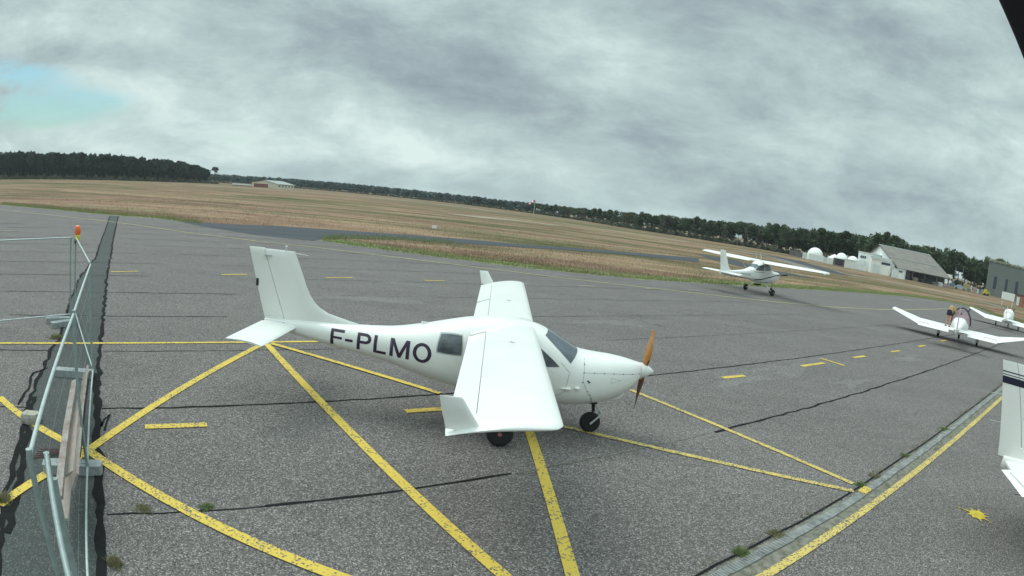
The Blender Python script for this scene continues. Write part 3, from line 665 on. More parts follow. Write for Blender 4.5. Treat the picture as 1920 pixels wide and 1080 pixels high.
        mb = MB(); F.ribbon([(-1.23, 1.35), (-1.23, 1.0), (-1.16, .86), (-1.05, .72), (-1.02, .60)], .008, .002, sg, mb); F.ribbon([(-1.23, 1.125), (-.9, 1.125), (-.5, 1.12), (-.27, 1.115)], .006, .002, sg, mb); mb.build('cowling_seam', 'line', t)
        for x, z in [(-1.23, 1.125), (-1.06, 1.125), (-.9, 1.125), (-.74, 1.123), (-.58, 1.12), (-.42, 1.12), (-.28, 1.115), (-1.235, .98), (-1.14, .84), (-1.09, .78), (-1.06, .71), (-1.04, .65), (-1.23, 1.24)]:
            q = F.side(x, z, .003, sg); MB().lathe([(.009, -.004), (.009, .004), (.002, .005)], q, 'Y', 8).build('screw', 'screw', t)
        # air scoop, fuel drains, step
        q0, q1, q2, q3 = F.side(-.78, 1.06, .003, sg), F.side(-.60, 1.02, .003, sg), F.side(-.78, .98, .003, sg), F.side(-.76, 1.02, -.01, sg)
        MB().add([q0, q1, q2, (q3[0], q3[1], q3[2])], [(0, 1, 3), (1, 2, 3), (0, 3, 2)]).build('air_inlet', 'line', t)
        mb = MB()
        q = F.side(-1.45, .87, .02, sg); mb.lathe([(.004, -.14), (.016, -.07), (.03, 0), (.026, .03), (.004, .05)], q, 'X', 12)
        q = F.side(-1.30, .885, .02, sg); mb.lathe([(.004, -.06), (.018, -.04), (.03, 0), (.026, .02), (.004, .03)], q, 'X', 12); mb.build('latch_fairing', 'white', t, 60)
        q = F.side(-1.14, .995, .006, sg); MB().box(q, (.05, .012, .018), (0, .6, 0)).build('vent', 'black', t)
    # windscreen wrapped over the nose of the cabin
    rows = []
    for i in range(13):
        v = i/12; row = []
        for j in range(21):
            u = j/20*2-1; k = abs(u)**2.0; xc = -1.325-.50*v; xs_ = -1.455-.42*v; x = xc*(1-k)+xs_*k
            th = F.th_of(xs_, 1.245+.36*v)*u*(1-.03*math.sin(math.pi*v)); row.append(F.pt(x, th, .005))
        rows.append(row)
    MB().grid(rows).build('windscreen', 'wind', t, 60)
    mb = MB(); P = [F.pt(-1.31-.0*abs(math.sin(k)), k, .003) for k in np.linspace(-1.1, 1.1, 2)]
    # belly scoop, exhaust, nose gear
    sc = MB(); rings = []
    for x, w_, z0, z1 in ((-.46, .10, .78, .70), (-.52, .13, .74, .625), (-.62, .14, .68, .59), (-.78, .12, .62, .56), (-.95, .05, .56, .545)):
        rings.append([(x, w_*math.cos(k*math.pi/8), (z0+z1)/2+(z0-z1)/2*math.sin(k*math.pi/8)) for k in range(16)])
    sc.loft(rings); sc.build('belly_scoop', 'white', t, 60)
    mb = MB(); mb.tube((-.93, 0, .56), (-.90, 0, .36), .028, .028, 12); mb.box((-.93, 0, .53), (.12, .13, .05)); mb.build('nose_strut', 'black', t, 40)
    mb = MB(); mb.path([(-.90, -.03, .50), (-.84, -.04, .44), (-.76, -.05, .34), (-.78, -.06, .325), (-.86, -.085, .25), (-.93, -.09, .175)], [.012, .013, .014, .018, .018, .02], 8)
    mb.path([(-.90, .03, .50), (-.84, .04, .44), (-.76, .05, .34), (-.78, .06, .325), (-.86, .085, .25), (-.93, .09, .175)], [.012, .013, .014, .018, .018, .02], 8)
    mb.tube((-.77, -.055, .335), (-.77, .055, .335), .014); mb.tube((-.93, -.10, .172), (-.93, .10, .172), .015); mb.build('nose_fork', 'alu', t, 50)
    wheel(t, (-.93, 0, .172), .172, .12, 'black', name='nose_wheel')
    propeller(t, -.17, 1.13, .743, R(15.6), 'wooddark', 'wood', 'white', .125, .255)
    # roof bits
    mb = MB(); mb.box((-3.75, 0, 1.525), (.12, .03, .03)); mb.build('roof_antenna_foot', 'white', t)
    # registration letters on both sides
    me = letters_mesh()
    for sg in (-1, 1):
        bm = bmesh.new(); bm.from_mesh(me); bmesh.ops.triangulate(bm, faces=bm.faces)
        for k in range(1, 14): bmesh.ops.bisect_plane(bm, geom=bm.verts[:]+bm.edges[:]+bm.faces[:], plane_co=(0, k*.073, 0), plane_no=(0, 1, 0))
        for k in range(1, 34): bmesh.ops.bisect_plane(bm, geom=bm.verts[:]+bm.edges[:]+bm.faces[:], plane_co=(k*.03, 0, 0), plane_no=(1, 0, 0))
        for v in bm.verts:
            u, q = v.co.x, v.co.y; hgt = .245+.045*(u if sg < 0 else 1-u); x = -5.22+1.66*u if sg < 0 else -3.56-1.66*u
            zz = (1.050-.045*u if sg < 0 else 1.005+.045*u)+q*hgt
            v.co = F.side(x, zz, .004, sg)
        m2 = bpy.data.meshes.new('registration_letters'); bm.to_mesh(m2); bm.free(); m2.materials.append(M_['purple'])
        o = bpy.data.objects.new('registration_letters', m2); COL.objects.link(o); o.parent = t
        for p_ in m2.polygons: p_.use_smooth = True
    return t
main_plane()

# ------------------------------------------------------------------ high-wing trainer on the taxi line
def trainer(loc, azd):
    t = thing('light_aircraft', 'small white high-wing aircraft with a blue side stripe rolling on the far taxi line', 'aircraft', loc, math.pi/2-R(azd))
    F = Fus([(2.05, 1.40, 1.08, .18), (1.9, 1.47, .99, .29), (1.4, 1.52, .85, .38), (1.0, 1.58, .76, .44), (.75, 1.64, .72, .47), (.45, 1.96, .70, .48), (.2, 2.12, .70, .49), (-.5, 2.14, .72, .49), (-.9, 1.95, .77, .46), (-1.35, 1.66, .84, .38), (-2.2, 1.46, .94, .26), (-3.4, 1.36, 1.02, .16), (-4.6, 1.30, 1.08, .08)], 3.2, .45)
    F.shell(nx=60, nt_=36).build('fuselage', 'white2', t, 50)
    for sg in (1, -1):
        f_ = (lambda q: q) if sg > 0 else mir
        st = [(.1, .60, 2.10, 1.52, .095, .06), (2.4, .60, 2.13, 1.52, .095, .06), (5.0, .40, 2.18, 1.08, .09, .03)]
        w = wing_part(f_(st), 0, .75).build('wing', 'white2', t, 50)
        wing_part(f_([st_at(st, .6), st[1]]), .755, 1).build('flap', 'white2', t, 50); wing_part(f_([st_at(st, 2.42), st_at(st, 4.95)]), .755, 1).build('aileron', 'white2', t, 50)
        wing_part(f_([(5.0, .40, 2.18, 1.08, .09, .03), (5.08, .30, 2.16, .92, .07, .03), (5.12, .10, 2.12, .6, .05, .03)])).build('wing_tip', 'white2', w, 50)
        ts = [(.05, -3.75, 1.22, .95, .08, 0), (1.5, -3.85, 1.22, .78, .07, 0)]
        wing_part(f_(ts), 0, .6).build('tailplane', 'white2', t, 50); wing_part(f_(ts), .61, 1).build('elevator', 'white2', t, 50)
        mb = MB(); P0, P1 = Vector((.25, sg*.52, .78)), Vector((.15, sg*2.3, 2.10)); mb.loft([[(q.x+.06*math.cos(k*math.pi/5), q.y, q.z+.02*math.sin(k*math.pi/5)) for k in range(10)] for q in (P0, P1)]); mb.build('wing_strut', 'white2', t, 60)
        MB().path([(.05, sg*.35, .70), (.03, sg*.7, .50), (0, sg*1.02, .22)], [.045, .035, .028]).build('landing_leg', 'white2', t, 60)
        wheel(t, (0, sg*1.13, .22), .22, .15)
        F.patch([(-.35, 1.98), (.45, 1.92), (.62, 1.62), (-.35, 1.55)], 8, 6, .006, sg, .05).build('door_window', 'wind', t, 60)
        F.patch([(-1.15, 1.80), (-.42, 1.97), (-.42, 1.55), (-1.25, 1.53)], 8, 6, .006, sg, .1).build('side_window', 'wind', t, 60)
        mb = MB(); F.ribbon([(1.95, 1.34), (1.2, 1.30), (.2, 1.12), (-.6, .96), (-1.5, .90), (-4.2, 1.08)], .07, .004, sg, mb); mb.build('side_stripe', 'navy', t)
        mb = MB(); F.ribbon([(-1.4, 1.42), (-.3, 1.44)], .025, .004, sg, mb); mb.build('side_stripe', 'navy', t)
        for k in range(5): F.patch([(-2.65+k*.2, 1.28), (-2.52+k*.2, 1.28), (-2.52+k*.2, 1.15), (-2.65+k*.2, 1.15)], 2, 2, .005, sg, 0).build('registration_mark', 'line', t)
    # wind screen and rear window
    for x0, x1, z0, z1 in ((.78, .44, 1.70, 1.96), (-1.28, -.95, 1.66, 1.90)):
        rows = []
        for i in range(7):
            v = i/6; x = x0+(x1-x0)*v; th = F.th_of(x, z0-.04+(z1-z0)*v); rows.append([F.pt(x, th*(j/12*2-1), .006) for j in range(13)])
        MB().grid(rows).build('windscreen' if x0 > 0 else 'rear_window', 'wind', t, 60)
    fs = [(1.20, -3.2, -4.60, .07), (1.45, -3.65, -4.62, .07), (1.6, -3.82, -4.66, .07), (2.55, -4.35, -4.90, .05), (2.58, -4.42, -4.86, .02)]
    fin_part(fs, 0, .62).build('tail_fin', 'white2', t, 40); fin_part(fs, .63, 1).build('rudder', 'white2', t, 40)
    mb = MB(); mb.lathe([(.03, 0), (.03, .06), (.01, .08)], (-4.5, 0, 2.56), n=10); mb.build('beacon_light', 'black', t)
    for x in (.1, -.5): MB().tube((x, .25, 2.28), (x-.22, .25, 2.68), .012, .006, 6).build('antenna', 'white2', t)
    MB().tube((1.45, 0, .85), (1.55, 0, .35), .04).build('nose_strut', 'alu', t); wheel(t, (1.5, 0, .19), .19, .13, name='nose_wheel')
    MB().path([(.1, 0, .58), (-.4, 0, .56), (-.75, 0, .60)], [.06, .07, .03]).build('exhaust', 'black', t)
    o = bpy.data.objects.new('propeller', None); COL.objects.link(o); o.parent = t; o.location = (2.32, 0, 0)
    propeller(o, -.17, 1.27, .86, R(78), 'black', None, 'white2', .15, .26)
trainer((16.29, 37.89, 0), 57)

# ------------------------------------------------------------------ low-wing tourers
def tourer(loc, azd, label, open_canopy, tall_tail=False, group=None, full=True):
    t = thing('light_aircraft', label, 'aircraft', loc, math.pi/2-R(azd), group)
    F = Fus([(1.95, 1.12, .78, .16), (1.8, 1.18, .66, .32), (1.2, 1.27, .55, .45), (.8, 1.32, .50, .50), (.2, 1.24, .48, .54), (-1.1, 1.22, .50, .52), (-1.25, 1.40, .50, .50), (-1.7, 1.34, .53, .43), (-2.6, 1.16, .60, .30), (-3.6, 1.03, .68, .17), (-4.5, .95, .76, .05)] if not tall_tail else
            [(1.95, 1.12, .78, .16), (1.8, 1.18, .66, .32), (1.2, 1.27, .55, .45), (.8, 1.40, .50, .50), (.2, 1.55, .48, .54), (-1.1, 1.60, .50, .54), (-1.7, 1.48, .53, .43), (-2.6, 1.30, .62, .30), (-3.6, 1.20, .78, .18), (-4.45, 1.14, .94, .05)], 2.4, .5)
    F.shell(nx=60, nt_=36).build('fuselage', 'white2', t, 50)
    for sg in (1, -1):
        f_ = (lambda q: q) if sg > 0 else mir
        st = [(.35, .72, .60, 1.72, .13, .10), (2.6, .72, .64, 1.72, .13, .12)]; so_ = [(2.6, .72, .64, 1.66, .13, .12), (4.36, .32, 1.02, .98, .10, .02), (4.42, .18, 1.03, .6, .05, .01)]
        w = wing_part(f_(st), 0, .76).build('wing', 'white2', t, 40)
        wing_part(f_(so_), 0, 1).build('outer_wing', 'white2', w, 40)
        wing_part(f_([(q[0], q[1], q[2]-.01, q[3]*1.05, q[4], q[5]+.03) for q in (st_at(st, .62), st_at(st, 2.58))]), .765, 1).build('flap', 'white2', t, 40)
        zt_ = 1.05 if tall_tail else .93
        xs_ = -3.70 if tall_tail else -3.75
        ts = [(.03, -3.75, zt_, .86, .09, .02), (.42, -3.72, zt_, .72, .09, .02), (1.30, -3.60, zt_, .46, .08, .02), (1.38, -3.62, zt_, .40, .04, .02)] if tall_tail else [(.03, xs_, zt_, .80, .09, .02), (1.50, xs_-.06, zt_, .80, .08, .02), (1.6, xs_-.12, zt_, .68, .04, .02)]
        wing_part(f_(ts), 0, .76).build('tailplane', 'white2', t, 40)
        wing_part(f_([st_at(ts, .42 if tall_tail else .16)]+(ts[2:] if tall_tail else ts[1:])), .765, 1.0 if tall_tail else 1.05).build('elevator', 'white2', t, 40)
        if tall_tail:
            mb = MB(); zz = zt_+.03
            mb.add([(-4.30+.30*u, sg*(.55+.55*u), zz-.006) for u in (0, 1)]+[(-4.288+.30*u, sg*(.55+.55*u), zz-.006) for u in (1, 0)], [(0, 1, 2, 3)]); mb.build('tab_seam', 'screw', t)
            MB().tube((-4.0, sg*1.30, zt_-.02), (-4.15, sg*1.33, zt_-.03), .004).build('static_wick', 'black', t)
        MB().tube((.05, sg*1.3, .58), (0, sg*1.3, .25), .04).build('landing_leg', 'white2', t, 60)
        wh = wheel(t, (0, sg*1.3, .19), .19, .14)
        MB().lathe([(.01, -.34), (.10, -.18), (.13, 0), (.10, .16), (.02, .28)], (0, sg*1.3, .27), 'X', 14).build('wheel_fairing', 'white2', t, 60)
    MB().tube((1.5, 0, .6), (1.55, 0, .25), .04).build('nose_strut', 'white2', t); wheel(t, (1.55, 0, .18), .18, .13, name='nose_wheel')
    # cabin top
    CF = Fus([(.95, 1.34, 1.0, .42), (.6, 1.56, 1.0, .52), (.1, 1.72, 1.0, .56), (-.5, 1.76, 1.0, .56), (-1.1, 1.70, 1.0, .53), (-1.28, 1.50, 1.0, .49)], 2.3, .3)
    if open_canopy:
        seat = MB(); seat.loft([[(x, w_*math.cos(k*math.pi/8), 1.0+h_*max(0, math.sin(k*math.pi/8))) for k in range(16)] for x, w_, h_ in ((-.12, .60, .80), (.0, .61, .84), (.12, .60, .82))])
        seat.build('cockpit_cover', M_['pink'], t, 50)
        mb = MB(); P = [(-.14, .645*math.cos(a_), 1.02+.86*math.sin(a_)) for a_ in np.linspace(-.05, math.pi+.05, 19)]; mb.path(P, .045, 8); mb.build('canopy_frame', 'black', t, 60)
        CF.shell(.15, .95, 14, 30).build('canopy', 'glass', t, 50)
        MB().lathe([(.05, -.02), (.05, .02)], (-.14, .05, 1.55), 'X', 12).build('cover_opening', 'black', t)
    elif not tall_tail:
        CF.shell(-1.28, .95, 24, 30).build('cabin_cover', 'white2', t, 50)
    else:
        CF.shell(-1.28, .95, 24, 30).build('canopy', 'glass', t, 50)
    if tall_tail:
        fs = [(1.12, -3.0, -4.56, .08), (1.3, -3.45, -4.60, .08), (2.38, -4.10, -4.88, .06), (2.49, -4.20, -4.91, .03)]
        fin_part(fs, 0, .62).build('tail_fin', 'white2', t, 40); rd = fin_part(fs, .635, 1).build('rudder', 'white2', t, 40)
        def band(z0, z1, nm):
            r_ = []
            for z in (z0, z1):
                k = (z-1.3)/(2.38-1.3); xl = -3.45+(-4.10+3.45)*k; xt = -4.60+(-4.88+4.60)*k; tt = .08+(.06-.08)*k; c = xl-xt
                r_.append([(xl+.003-f*(c+.006), h_*(c)*1.0+math.copysign(.003, h_ if h_ else 1), z) for f, h_ in sym_foil(tt/c, 0, 1)])
            MB().loft(r_).build(nm, 'navy', t, 40)
        band(2.17, 2.27, 'tail_stripe'); band(2.29, 2.30, 'tail_stripe'); band(2.33, 2.345, 'tail_stripe')
        mb = MB(); mb.lathe([(.03, 0), (.045, .02), (.04, .09), (.01, .11)], (-4.42, 0, 2.49), n=12); mb.build('beacon_light', 'red', t, 60)
        mb = MB(); mb.box((-4.44, 0, 2.50), (.14, .05, .03)); mb.build('beacon_foot', 'black', t)
        for z in (2.0, 1.6): MB().tube((-4.60-(z-1.3)*.26, 0, z), (-4.80-(z-1.3)*.26, 0, z-.02), .004).build('static_wick', 'alu', t)
        mb = MB(); mb.box((-4.28, -.045, 1.75), (.03, .01, .012), (0, 0, 0)); mb.build('hinge_fitting', 'screw', t)
    else:
        fs = [(.90, -3.1, -4.45, .07), (1.1, -3.6, -4.55, .07), (2.02, -4.12, -4.62, .05), (2.06, -4.2, -4.58, .02)]
        fin_part(fs, 0, .6).build('tail_fin', 'white2', t, 40); fin_part([(.75, -3.9, -4.5, .05)]+fs[1:], .61, 1).build('rudder', 'white2' if not open_canopy else M_['pinkish'], t, 40)
    o = bpy.data.objects.new('propeller', None); COL.objects.link(o); o.parent = t; o.location = (2.12, 0, 0)
    propeller(o, -.12, 1.05, .92, R(28), 'black', None, 'white2', .14, .24)
    return t
M_['pink'] = mat('pink_grey_quilted_cover', (.40, .22, .27), .8, c2=(.52, .42, .45), vs=4)
M_['pinkish'] = mat('pink_grey_rudder', (.42, .34, .38), .5)
tourer((25.01, 26.62, 0), 45.3, 'white low-wing aircraft with upturned outer wings, open canopy and pink cockpit cover', True)
tourer((45.1, 40.57, 0), 52, 'white low-wing aircraft with closed white cabin parked farthest right on the apron', False)
a3 = R(138); tourer((7.31+4.58*math.sin(a3), 6.07+4.58*math.cos(a3), 0), 138, 'white aircraft with navy stripes across its tall tail fin, cut off by the right edge', False, True)

# ------------------------------------------------------------------ person bending into the open cockpit
M_['skin'] = mat('skin', (.50, .28, .19), .6); M_['shirt'] = mat('ochre_shirt', (.50, .34, .14), .85); M_['shorts'] = mat('dark_navy_shorts', (.015, .017, .035), .85)
M_['hair'] = mat('brown_hair', (.09, .05, .03), .8)
def skinned(name, chains, mt, parent, root=0, lev=2):
    vs, es, rs = [], [], []
    for a, b in chains[1]: es.append((a, b))
    for co, r_ in chains[0]: vs.append(co); rs.append(r_)
    me = bpy.data.meshes.new(name); me.from_pydata(vs, es, []); me.update(); o = bpy.data.objects.new(name, me); COL.objects.link(o)
    sk = o.modifiers.new('s', 'SKIN'); sk.use_smooth_shade = True; ss = o.modifiers.new('u', 'SUBSURF'); ss.levels = ss.render_levels = lev
    for i, r_ in enumerate(rs): o.data.skin_vertices[0].data[i].radius = r_ if isinstance(r_, tuple) else (r_, r_)
    for d in o.data.skin_vertices[0].data: d.use_root = False
    o.data.skin_vertices[0].data[root].use_root = True
    bpy.context.view_layer.update(); ev = o.evaluated_get(bpy.context.evaluated_depsgraph_get()); m2 = bpy.data.meshes.new_from_object(ev); bpy.data.objects.remove(o)
    m2.materials.clear(); m2.materials.append(M_[mt])
    for p_ in m2.polygons: p_.use_smooth = True
    o = bpy.data.objects.new(name, m2); COL.objects.link(o); o.parent = parent; return o
def person(loc, azd):
    t = thing('person', 'person in dark shorts standing on the wing root, bending forward into the open cockpit', 'person', loc, math.pi/2-R(azd))
    # body, x forward
    V = [((0, 0, .90), (.13, .15)), ((.12, 0, 1.02), (.12, .15)), ((.30, 0, 1.06), (.115, .16)), ((.46, 0, 1.02), (.10, .15)), ((.56, 0, .97), (.055, .055)), ((.63, 0, .93), (.05, .05)),
         ((0, .10, .82), .095), ((.02, .11, .46), .058), ((-.02, .11, .08), .04), ((.02, .12, .035), .04), ((.15, .13, .025), .03),
         ((0, -.10, .82), .095), ((.02, -.11, .46), .058), ((-.04, -.11, .08), .04), ((0, -.12, .035), .04), ((.13, -.13, .025), .03),
         ((.44, .20, .97), .055), ((.52, .27, .72), .042), ((.66, .22, .50), .032), ((.70, .20, .44), (.035, .02)),
         ((.44, -.20, .97), .055), ((.54, -.27, .74), .042), ((.70, -.18, .56), .032), ((.75, -.16, .50), (.035, .02))]
    Ed = [(0, 1), (1, 2), (2, 3), (3, 4), (4, 5), (0, 6), (6, 7), (7, 8), (8, 9), (9, 10), (0, 11), (11, 12), (12, 13), (13, 14), (14, 15), (3, 16), (16, 17), (17, 18), (18, 19), (3, 20), (20, 21), (21, 22), (22, 23)]
    for hx, hy, hz, sg in ((.70, .20, .44, 1), (.75, -.16, .50, -1)):
        root = 19 if sg > 0 else 23
        for k, (dy, l_) in enumerate(((-.03, .070), (-.01, .082), (.01, .078), (.03, .06))):
            i = len(V); V += [((hx+.03, hy+dy, hz-.035), .010), ((hx+.05, hy+dy, hz-.035-l_*.6), .0085), ((hx+.04, hy+dy, hz-.035-l_), .007)]; Ed += [(root, i), (i, i+1), (i+1, i+2)]
        i = len(V); V += [((hx+.02, hy-sg*.045, hz-.01), .011), ((hx+.045, hy-sg*.06, hz-.045), .009)]; Ed += [(root, i), (i, i+1)]
    body = skinned('body', (V, Ed), 'skin', t)
    hd = MB(); rings = []
    for i in range(13):
        a = math.pi*i/12; r_ = max(.002, math.sin(a)); rings.append([(.115*math.cos(a)*-1, .078*r_*math.cos(k*math.pi/10), .10*r_*math.sin(k*math.pi/10)*(1 if math.sin(k*math.pi/10) > 0 else .95)) for k in range(20)])
    hd.loft(rings); hd.lathe([(.015, 0), (.012, .025), (.002, .035)], (.02, 0, -.10), 'Z', 8)
    for s_ in (-1, 1): hd.lathe([(.022, -.006), (.026, 0), (.018, .01)], (-.02, s_*.078, 0), 'Y', 10)
    h_ = hd.build('head', 'skin', t, 70, (.73, 0, .90)); h_.rotation_euler = (0, R(35), 0)
    hr = MB(); hr.loft([[(.122*math.cos(a), .085*math.sin(a)*math.cos(k*math.pi/10), .02+.105*math.sin(a)*math.sin(k*math.pi/10)) for k in range(-2, 13)] for a in np.linspace(.03, 2.6, 11)], False); hr.build('hair', 'hair', h_, 70)
    skinned('shirt', ([((.05, 0, .97), (.135, .165)), ((.14, 0, 1.03), (.135, .17)), ((.30, 0, 1.07), (.13, .18)), ((.46, 0, 1.03), (.115, .165)), ((.54, 0, .985), (.07, .07)), ((.44, .20, .975), .072), ((.49, .25, .82), .065), ((.44, -.20, .975), .072), ((.50, -.25, .84), .065)],
        [(0, 1), (1, 2), (2, 3), (3, 4), (3, 5), (5, 6), (3, 7), (7, 8)]), 'shirt', t)
    skinned('shorts', ([((.06, 0, .96), (.14, .17)), ((0, 0, .89), (.15, .175)), ((0, .11, .78), .118), ((.02, .115, .60), .10), ((0, -.11, .78), .118), ((.02, -.115, .60), .10)], [(0, 1), (1, 2), (2, 3), (1, 4), (4, 5)]), 'shorts', t, 1)
    for s_ in (-1, 1): MB().loft([[(x, s_*.125+w_*math.cos(k*math.pi/6), .0+h_*(.5+.5*math.sin(k*math.pi/6))) for k in range(12)] for x, w_, h_ in ((-.08, .03, .08), (-.03, .042, .10), (.06, .048, .085), (.15, .045, .06), (.20, .02, .04))]).build('shoe', 'black', t, 60)
    t.scale = (1, 1, 1); return t
fa = R(45.3); fx, fy = math.sin(fa), math.cos(fa); lx_, ly_ = -math.cos(fa), math.sin(fa)
person((25.01+fx*-.55+lx_*.78, 26.62+fy*-.55+ly_*.78, .70), 62)

# ------------------------------------------------------------------ site fence at the left
M_['block'] = mat('grey_concrete_foot', (.22, .25, .26), .85, c2=(.34, .36, .36), vs=8, bump=.4, bs=30)
M_['plank'] = mat('weathered_wood_planks', (.34, .32, .30), .9, c2=(.22, .16, .13), vs=5, bump=.5, bs=18)
M_['plankred'] = mat('peeling_pink_planks', (.44, .34, .30), .9, c2=(.30, .29, .26), vs=4, bump=.5, bs=18)
def panel(p0, p1, label, z0=.12, zt=2.0, wires=1.0, rails='galvlite'):
    p0, p1 = Vector((*p0, 0)), Vector((*p1, 0)); d = p1-p0; l_ = d.length; t = thing('site_fence', label, 'fence', p0, math.atan2(d.y, d.x))
    for x in (0, l_): MB().tube((x, 0, z0), (x, 0, zt+(.03 if x else 0)), .021, .021, 10).build('post', 'galv', t, 60)
    MB().tube((0, 0, zt-.01), (l_, 0, zt-.01), .017, .017, 8).build('top_rail', rails, t, 60)
    MB().tube((0, 0, z0+.05), (l_, 0, z0+.05), .015, .015, 8).build('bottom_rail', rails, t, 60)
    mb = MB(); n = int(l_/(.13 if wires >= 1 else .34))
    for i in range(1, n): x = l_*i/n; mb.tube((x, 0, z0+.05), (x, 0, zt), .0007, .0007, 3, False)
    for k in range(1, 8 if wires >= 1 else 5): z = z0+.05+(zt-z0)*k/(8 if wires >= 1 else 5); mb.tube((0, 0, z), (l_, 0, z), .0009, .0009, 3, False)
    mb.build('wire_mesh', 'galv', t)
    return t
A = G(133, 602); B = G(142, 600); Cc = (-7.02, 8.06); Dd_ = (-4.66, 5.03); Ee = (-2.50, 2.16); Ff = (-2.42, 2.24)
d1 = Vector((-11.45-A[0], 9.40-A[1])).normalized(); A2 = (A[0]+d1.x*3.5, A[1]+d1.y*3.5)
panel(A, A2, 'wire fence panel running off to the left edge from the orange lamp')
panel(B, Cc, 'far wire fence panel that carries the orange warning lamp', wires=.3)
panel(Cc, Dd_, 'middle wire fence panel behind the leaning planks', wires=.3)
panel(Dd_, Ee, 'wire fence panel that slants from the planks towards the camera', wires=.3)
t5 = panel(Ff, (-1.4, 1.25), 'nearest wire fence panel in the bottom left corner', wires=.3, rails='galv')
mb = MB()
mb.tube((0, 0, 0), (0, 0, .05), .03, .03, 10); c_ = mb.build('post_clamp', 'galvlite', t5, 60); c_.location = (0, 0, 1.15)
MB().tube((-2.30, 2.12, .1), (-2.27, 2.13, 1.93), .02, .02, 10).build('steel_pipe', 'galv', None, 60)
tag(bpy.data.objects['steel_pipe'], 'spare galvanised fence post standing behind the two open-topped near posts', 'pipe')
def foot(p, ang_, label, l_=.62):
    mb = MB(); n = 1
    mb.prism([(-l_/2, -.10), (l_/2, -.10), (l_/2+.02, -.06), (l_/2+.02, .06), (l_/2, .10), (-l_/2, .10), (-l_/2-.02, .06), (-l_/2-.02, -.06)], .0, .13)
    mb.box((-.14, 0, .133), (.16, .05, .008)); mb.box((.14, 0, .133), (.16, .05, .008)); mb.box((0, .0, .135), (.05, .12, .012))
    o = mb.build('ballast_block', 'block', None, None, (*p, 0), ang_); bv = o.modifiers.new('b', 'BEVEL'); bv.width = .012; bv.segments = 2; tag(o, label, 'ballast block')
foot((-10.55, 10.75), .75, 'grey fence foot under the orange lamp, the farther of two'); foot((-10.18, 10.55), 1.15, 'grey fence foot in front of the farthest one')
foot((-7.42, 7.93), .42, 'grey fence foot at the far end of the plank stack', .75); foot((-4.98, 5.06), .55, 'pale fence foot at the near end of the plank stack', .8)
M_['lump'] = mat('cream_broken_concrete', (.46, .44, .37), .95, c2=(.26, .25, .21), vs=12, bump=.8, bs=30)
x, y = G(60, 792); mb = MB(); g_ = random.Random(5); P8 = [(-.15, -.10), (-.02, -.13), (.14, -.10), (.17, .02), (.12, .11), (-.03, .09), (-.14, .12), (-.18, .0)]
mb.loft([[(a*k+g_.uniform(-.012, .012), b*k+g_.uniform(-.012, .012), z+g_.uniform(-.008, .008)*(z > 0)) for a, b in P8] for z, k in ((0, 1.0), (.06, 1.05), (.13, .98), (.15, .88))])
tag(mb.build('concrete_lump', 'lump', None, 30, (x, y, 0), .4), 'rough pale concrete lump on the yellow line at the left', 'rubble')
def plank(a, b, w_, th, roll, mt, label):
    a, b = Vector(a), Vector(b); d = b-a; l_ = d.length; n = 10; mb = MB(); rings = []
    for i in range(n+1):
        x = l_*i/n; j = random.uniform(-.004, .004); e = .03*random.random() if i in (0, n) else 0
        rings.append([(x, y_+j, z_+j) for y_, z_ in ((-w_/2, -th/2), (w_/2, -th/2), (w_/2, th/2), (-w_/2, th/2))])
    mb.loft(rings); o = mb.build('plank', mt, None, 20, a); o.rotation_mode = 'QUATERNION'; o.rotation_quaternion = d.to_track_quat('X', 'Z') @ Matrix.Rotation(roll, 4, 'X').to_quaternion(); return tag(o, label, 'plank', None)
P = lambda px, py, z: (*G(px, py, z), z)
plank(P(161, 695, .55), P(141, 905, .62), .20, .03, 1.1, 'plank', 'widest weathered plank leaning on the middle fence panel')
plank(P(152, 745, .52), P(128, 890, .52), .16, .025, .5, 'plankred', 'pinkish peeling plank beside the widest plank')
plank(P(140, 715, .58), P(110, 935, .62), .09, .04, .2, 'plank', 'long narrow grey plank on the left side of the stack')
plank(P(131, 865, .35), P(119, 975, .35), .12, .03, .1, 'plankred', 'short yellowish plank end that sticks out nearest the camera')
mb = MB(); a_, b_ = P(165, 700, .45), P(145, 880, .45)
tag(plank(P(168, 700, .40), P(150, 850, .40), .10, .03, 1.3, 'tyre', 'black board on the right side of the plank stack'), None)
mb = MB()
for k in range(5):
    x, y = G(60+k*4, 862-k*3); mb.tube((x, y, .02+.01*k), (x+.35+.05*k, y+.45, .05), .008, .006, 5)
tag(mb.build('scrap_bars', mat('rusty_red_bars', (.13, .06, .06), .8)), 'thin rusty bars lying on the ground behind the near fence posts', 'scrap')
# warning lamp
t = thing('warning_lamp', 'orange site warning lamp with yellow base on top of the far fence post', 'lamp', (B[0]+.04, B[1]+.02, 1.90), R(-40))
M_['orange'] = mat('orange_lens', (.80, .13, .015), .3, coat=.5); M_['lampyel'] = mat('yellow_lamp_base', (.62, .55, .06), .5)
mb = MB(); mb.box((0, 0, .085), (.17, .12, .13)); o = mb.build('lamp_base', 'lampyel', t); bv = o.modifiers.new('b', 'BEVEL'); bv.width = .02; bv.segments = 3
MB().lathe([(.055, .15), (.078, .16), (.082, .25), (.074, .34), (.05, .365), (.004, .37)], n=20).build('lamp_lens', 'orange', t, 60)
mb = MB(); mb.path([(-.09, -.02, .14), (-.10, -.05, .02), (-.03, -.07, -.045), (.06, -.07, -.04), (.10, -.05, .01)], .018, 8); mb.build('lamp_bracket', 'black', t, 60)
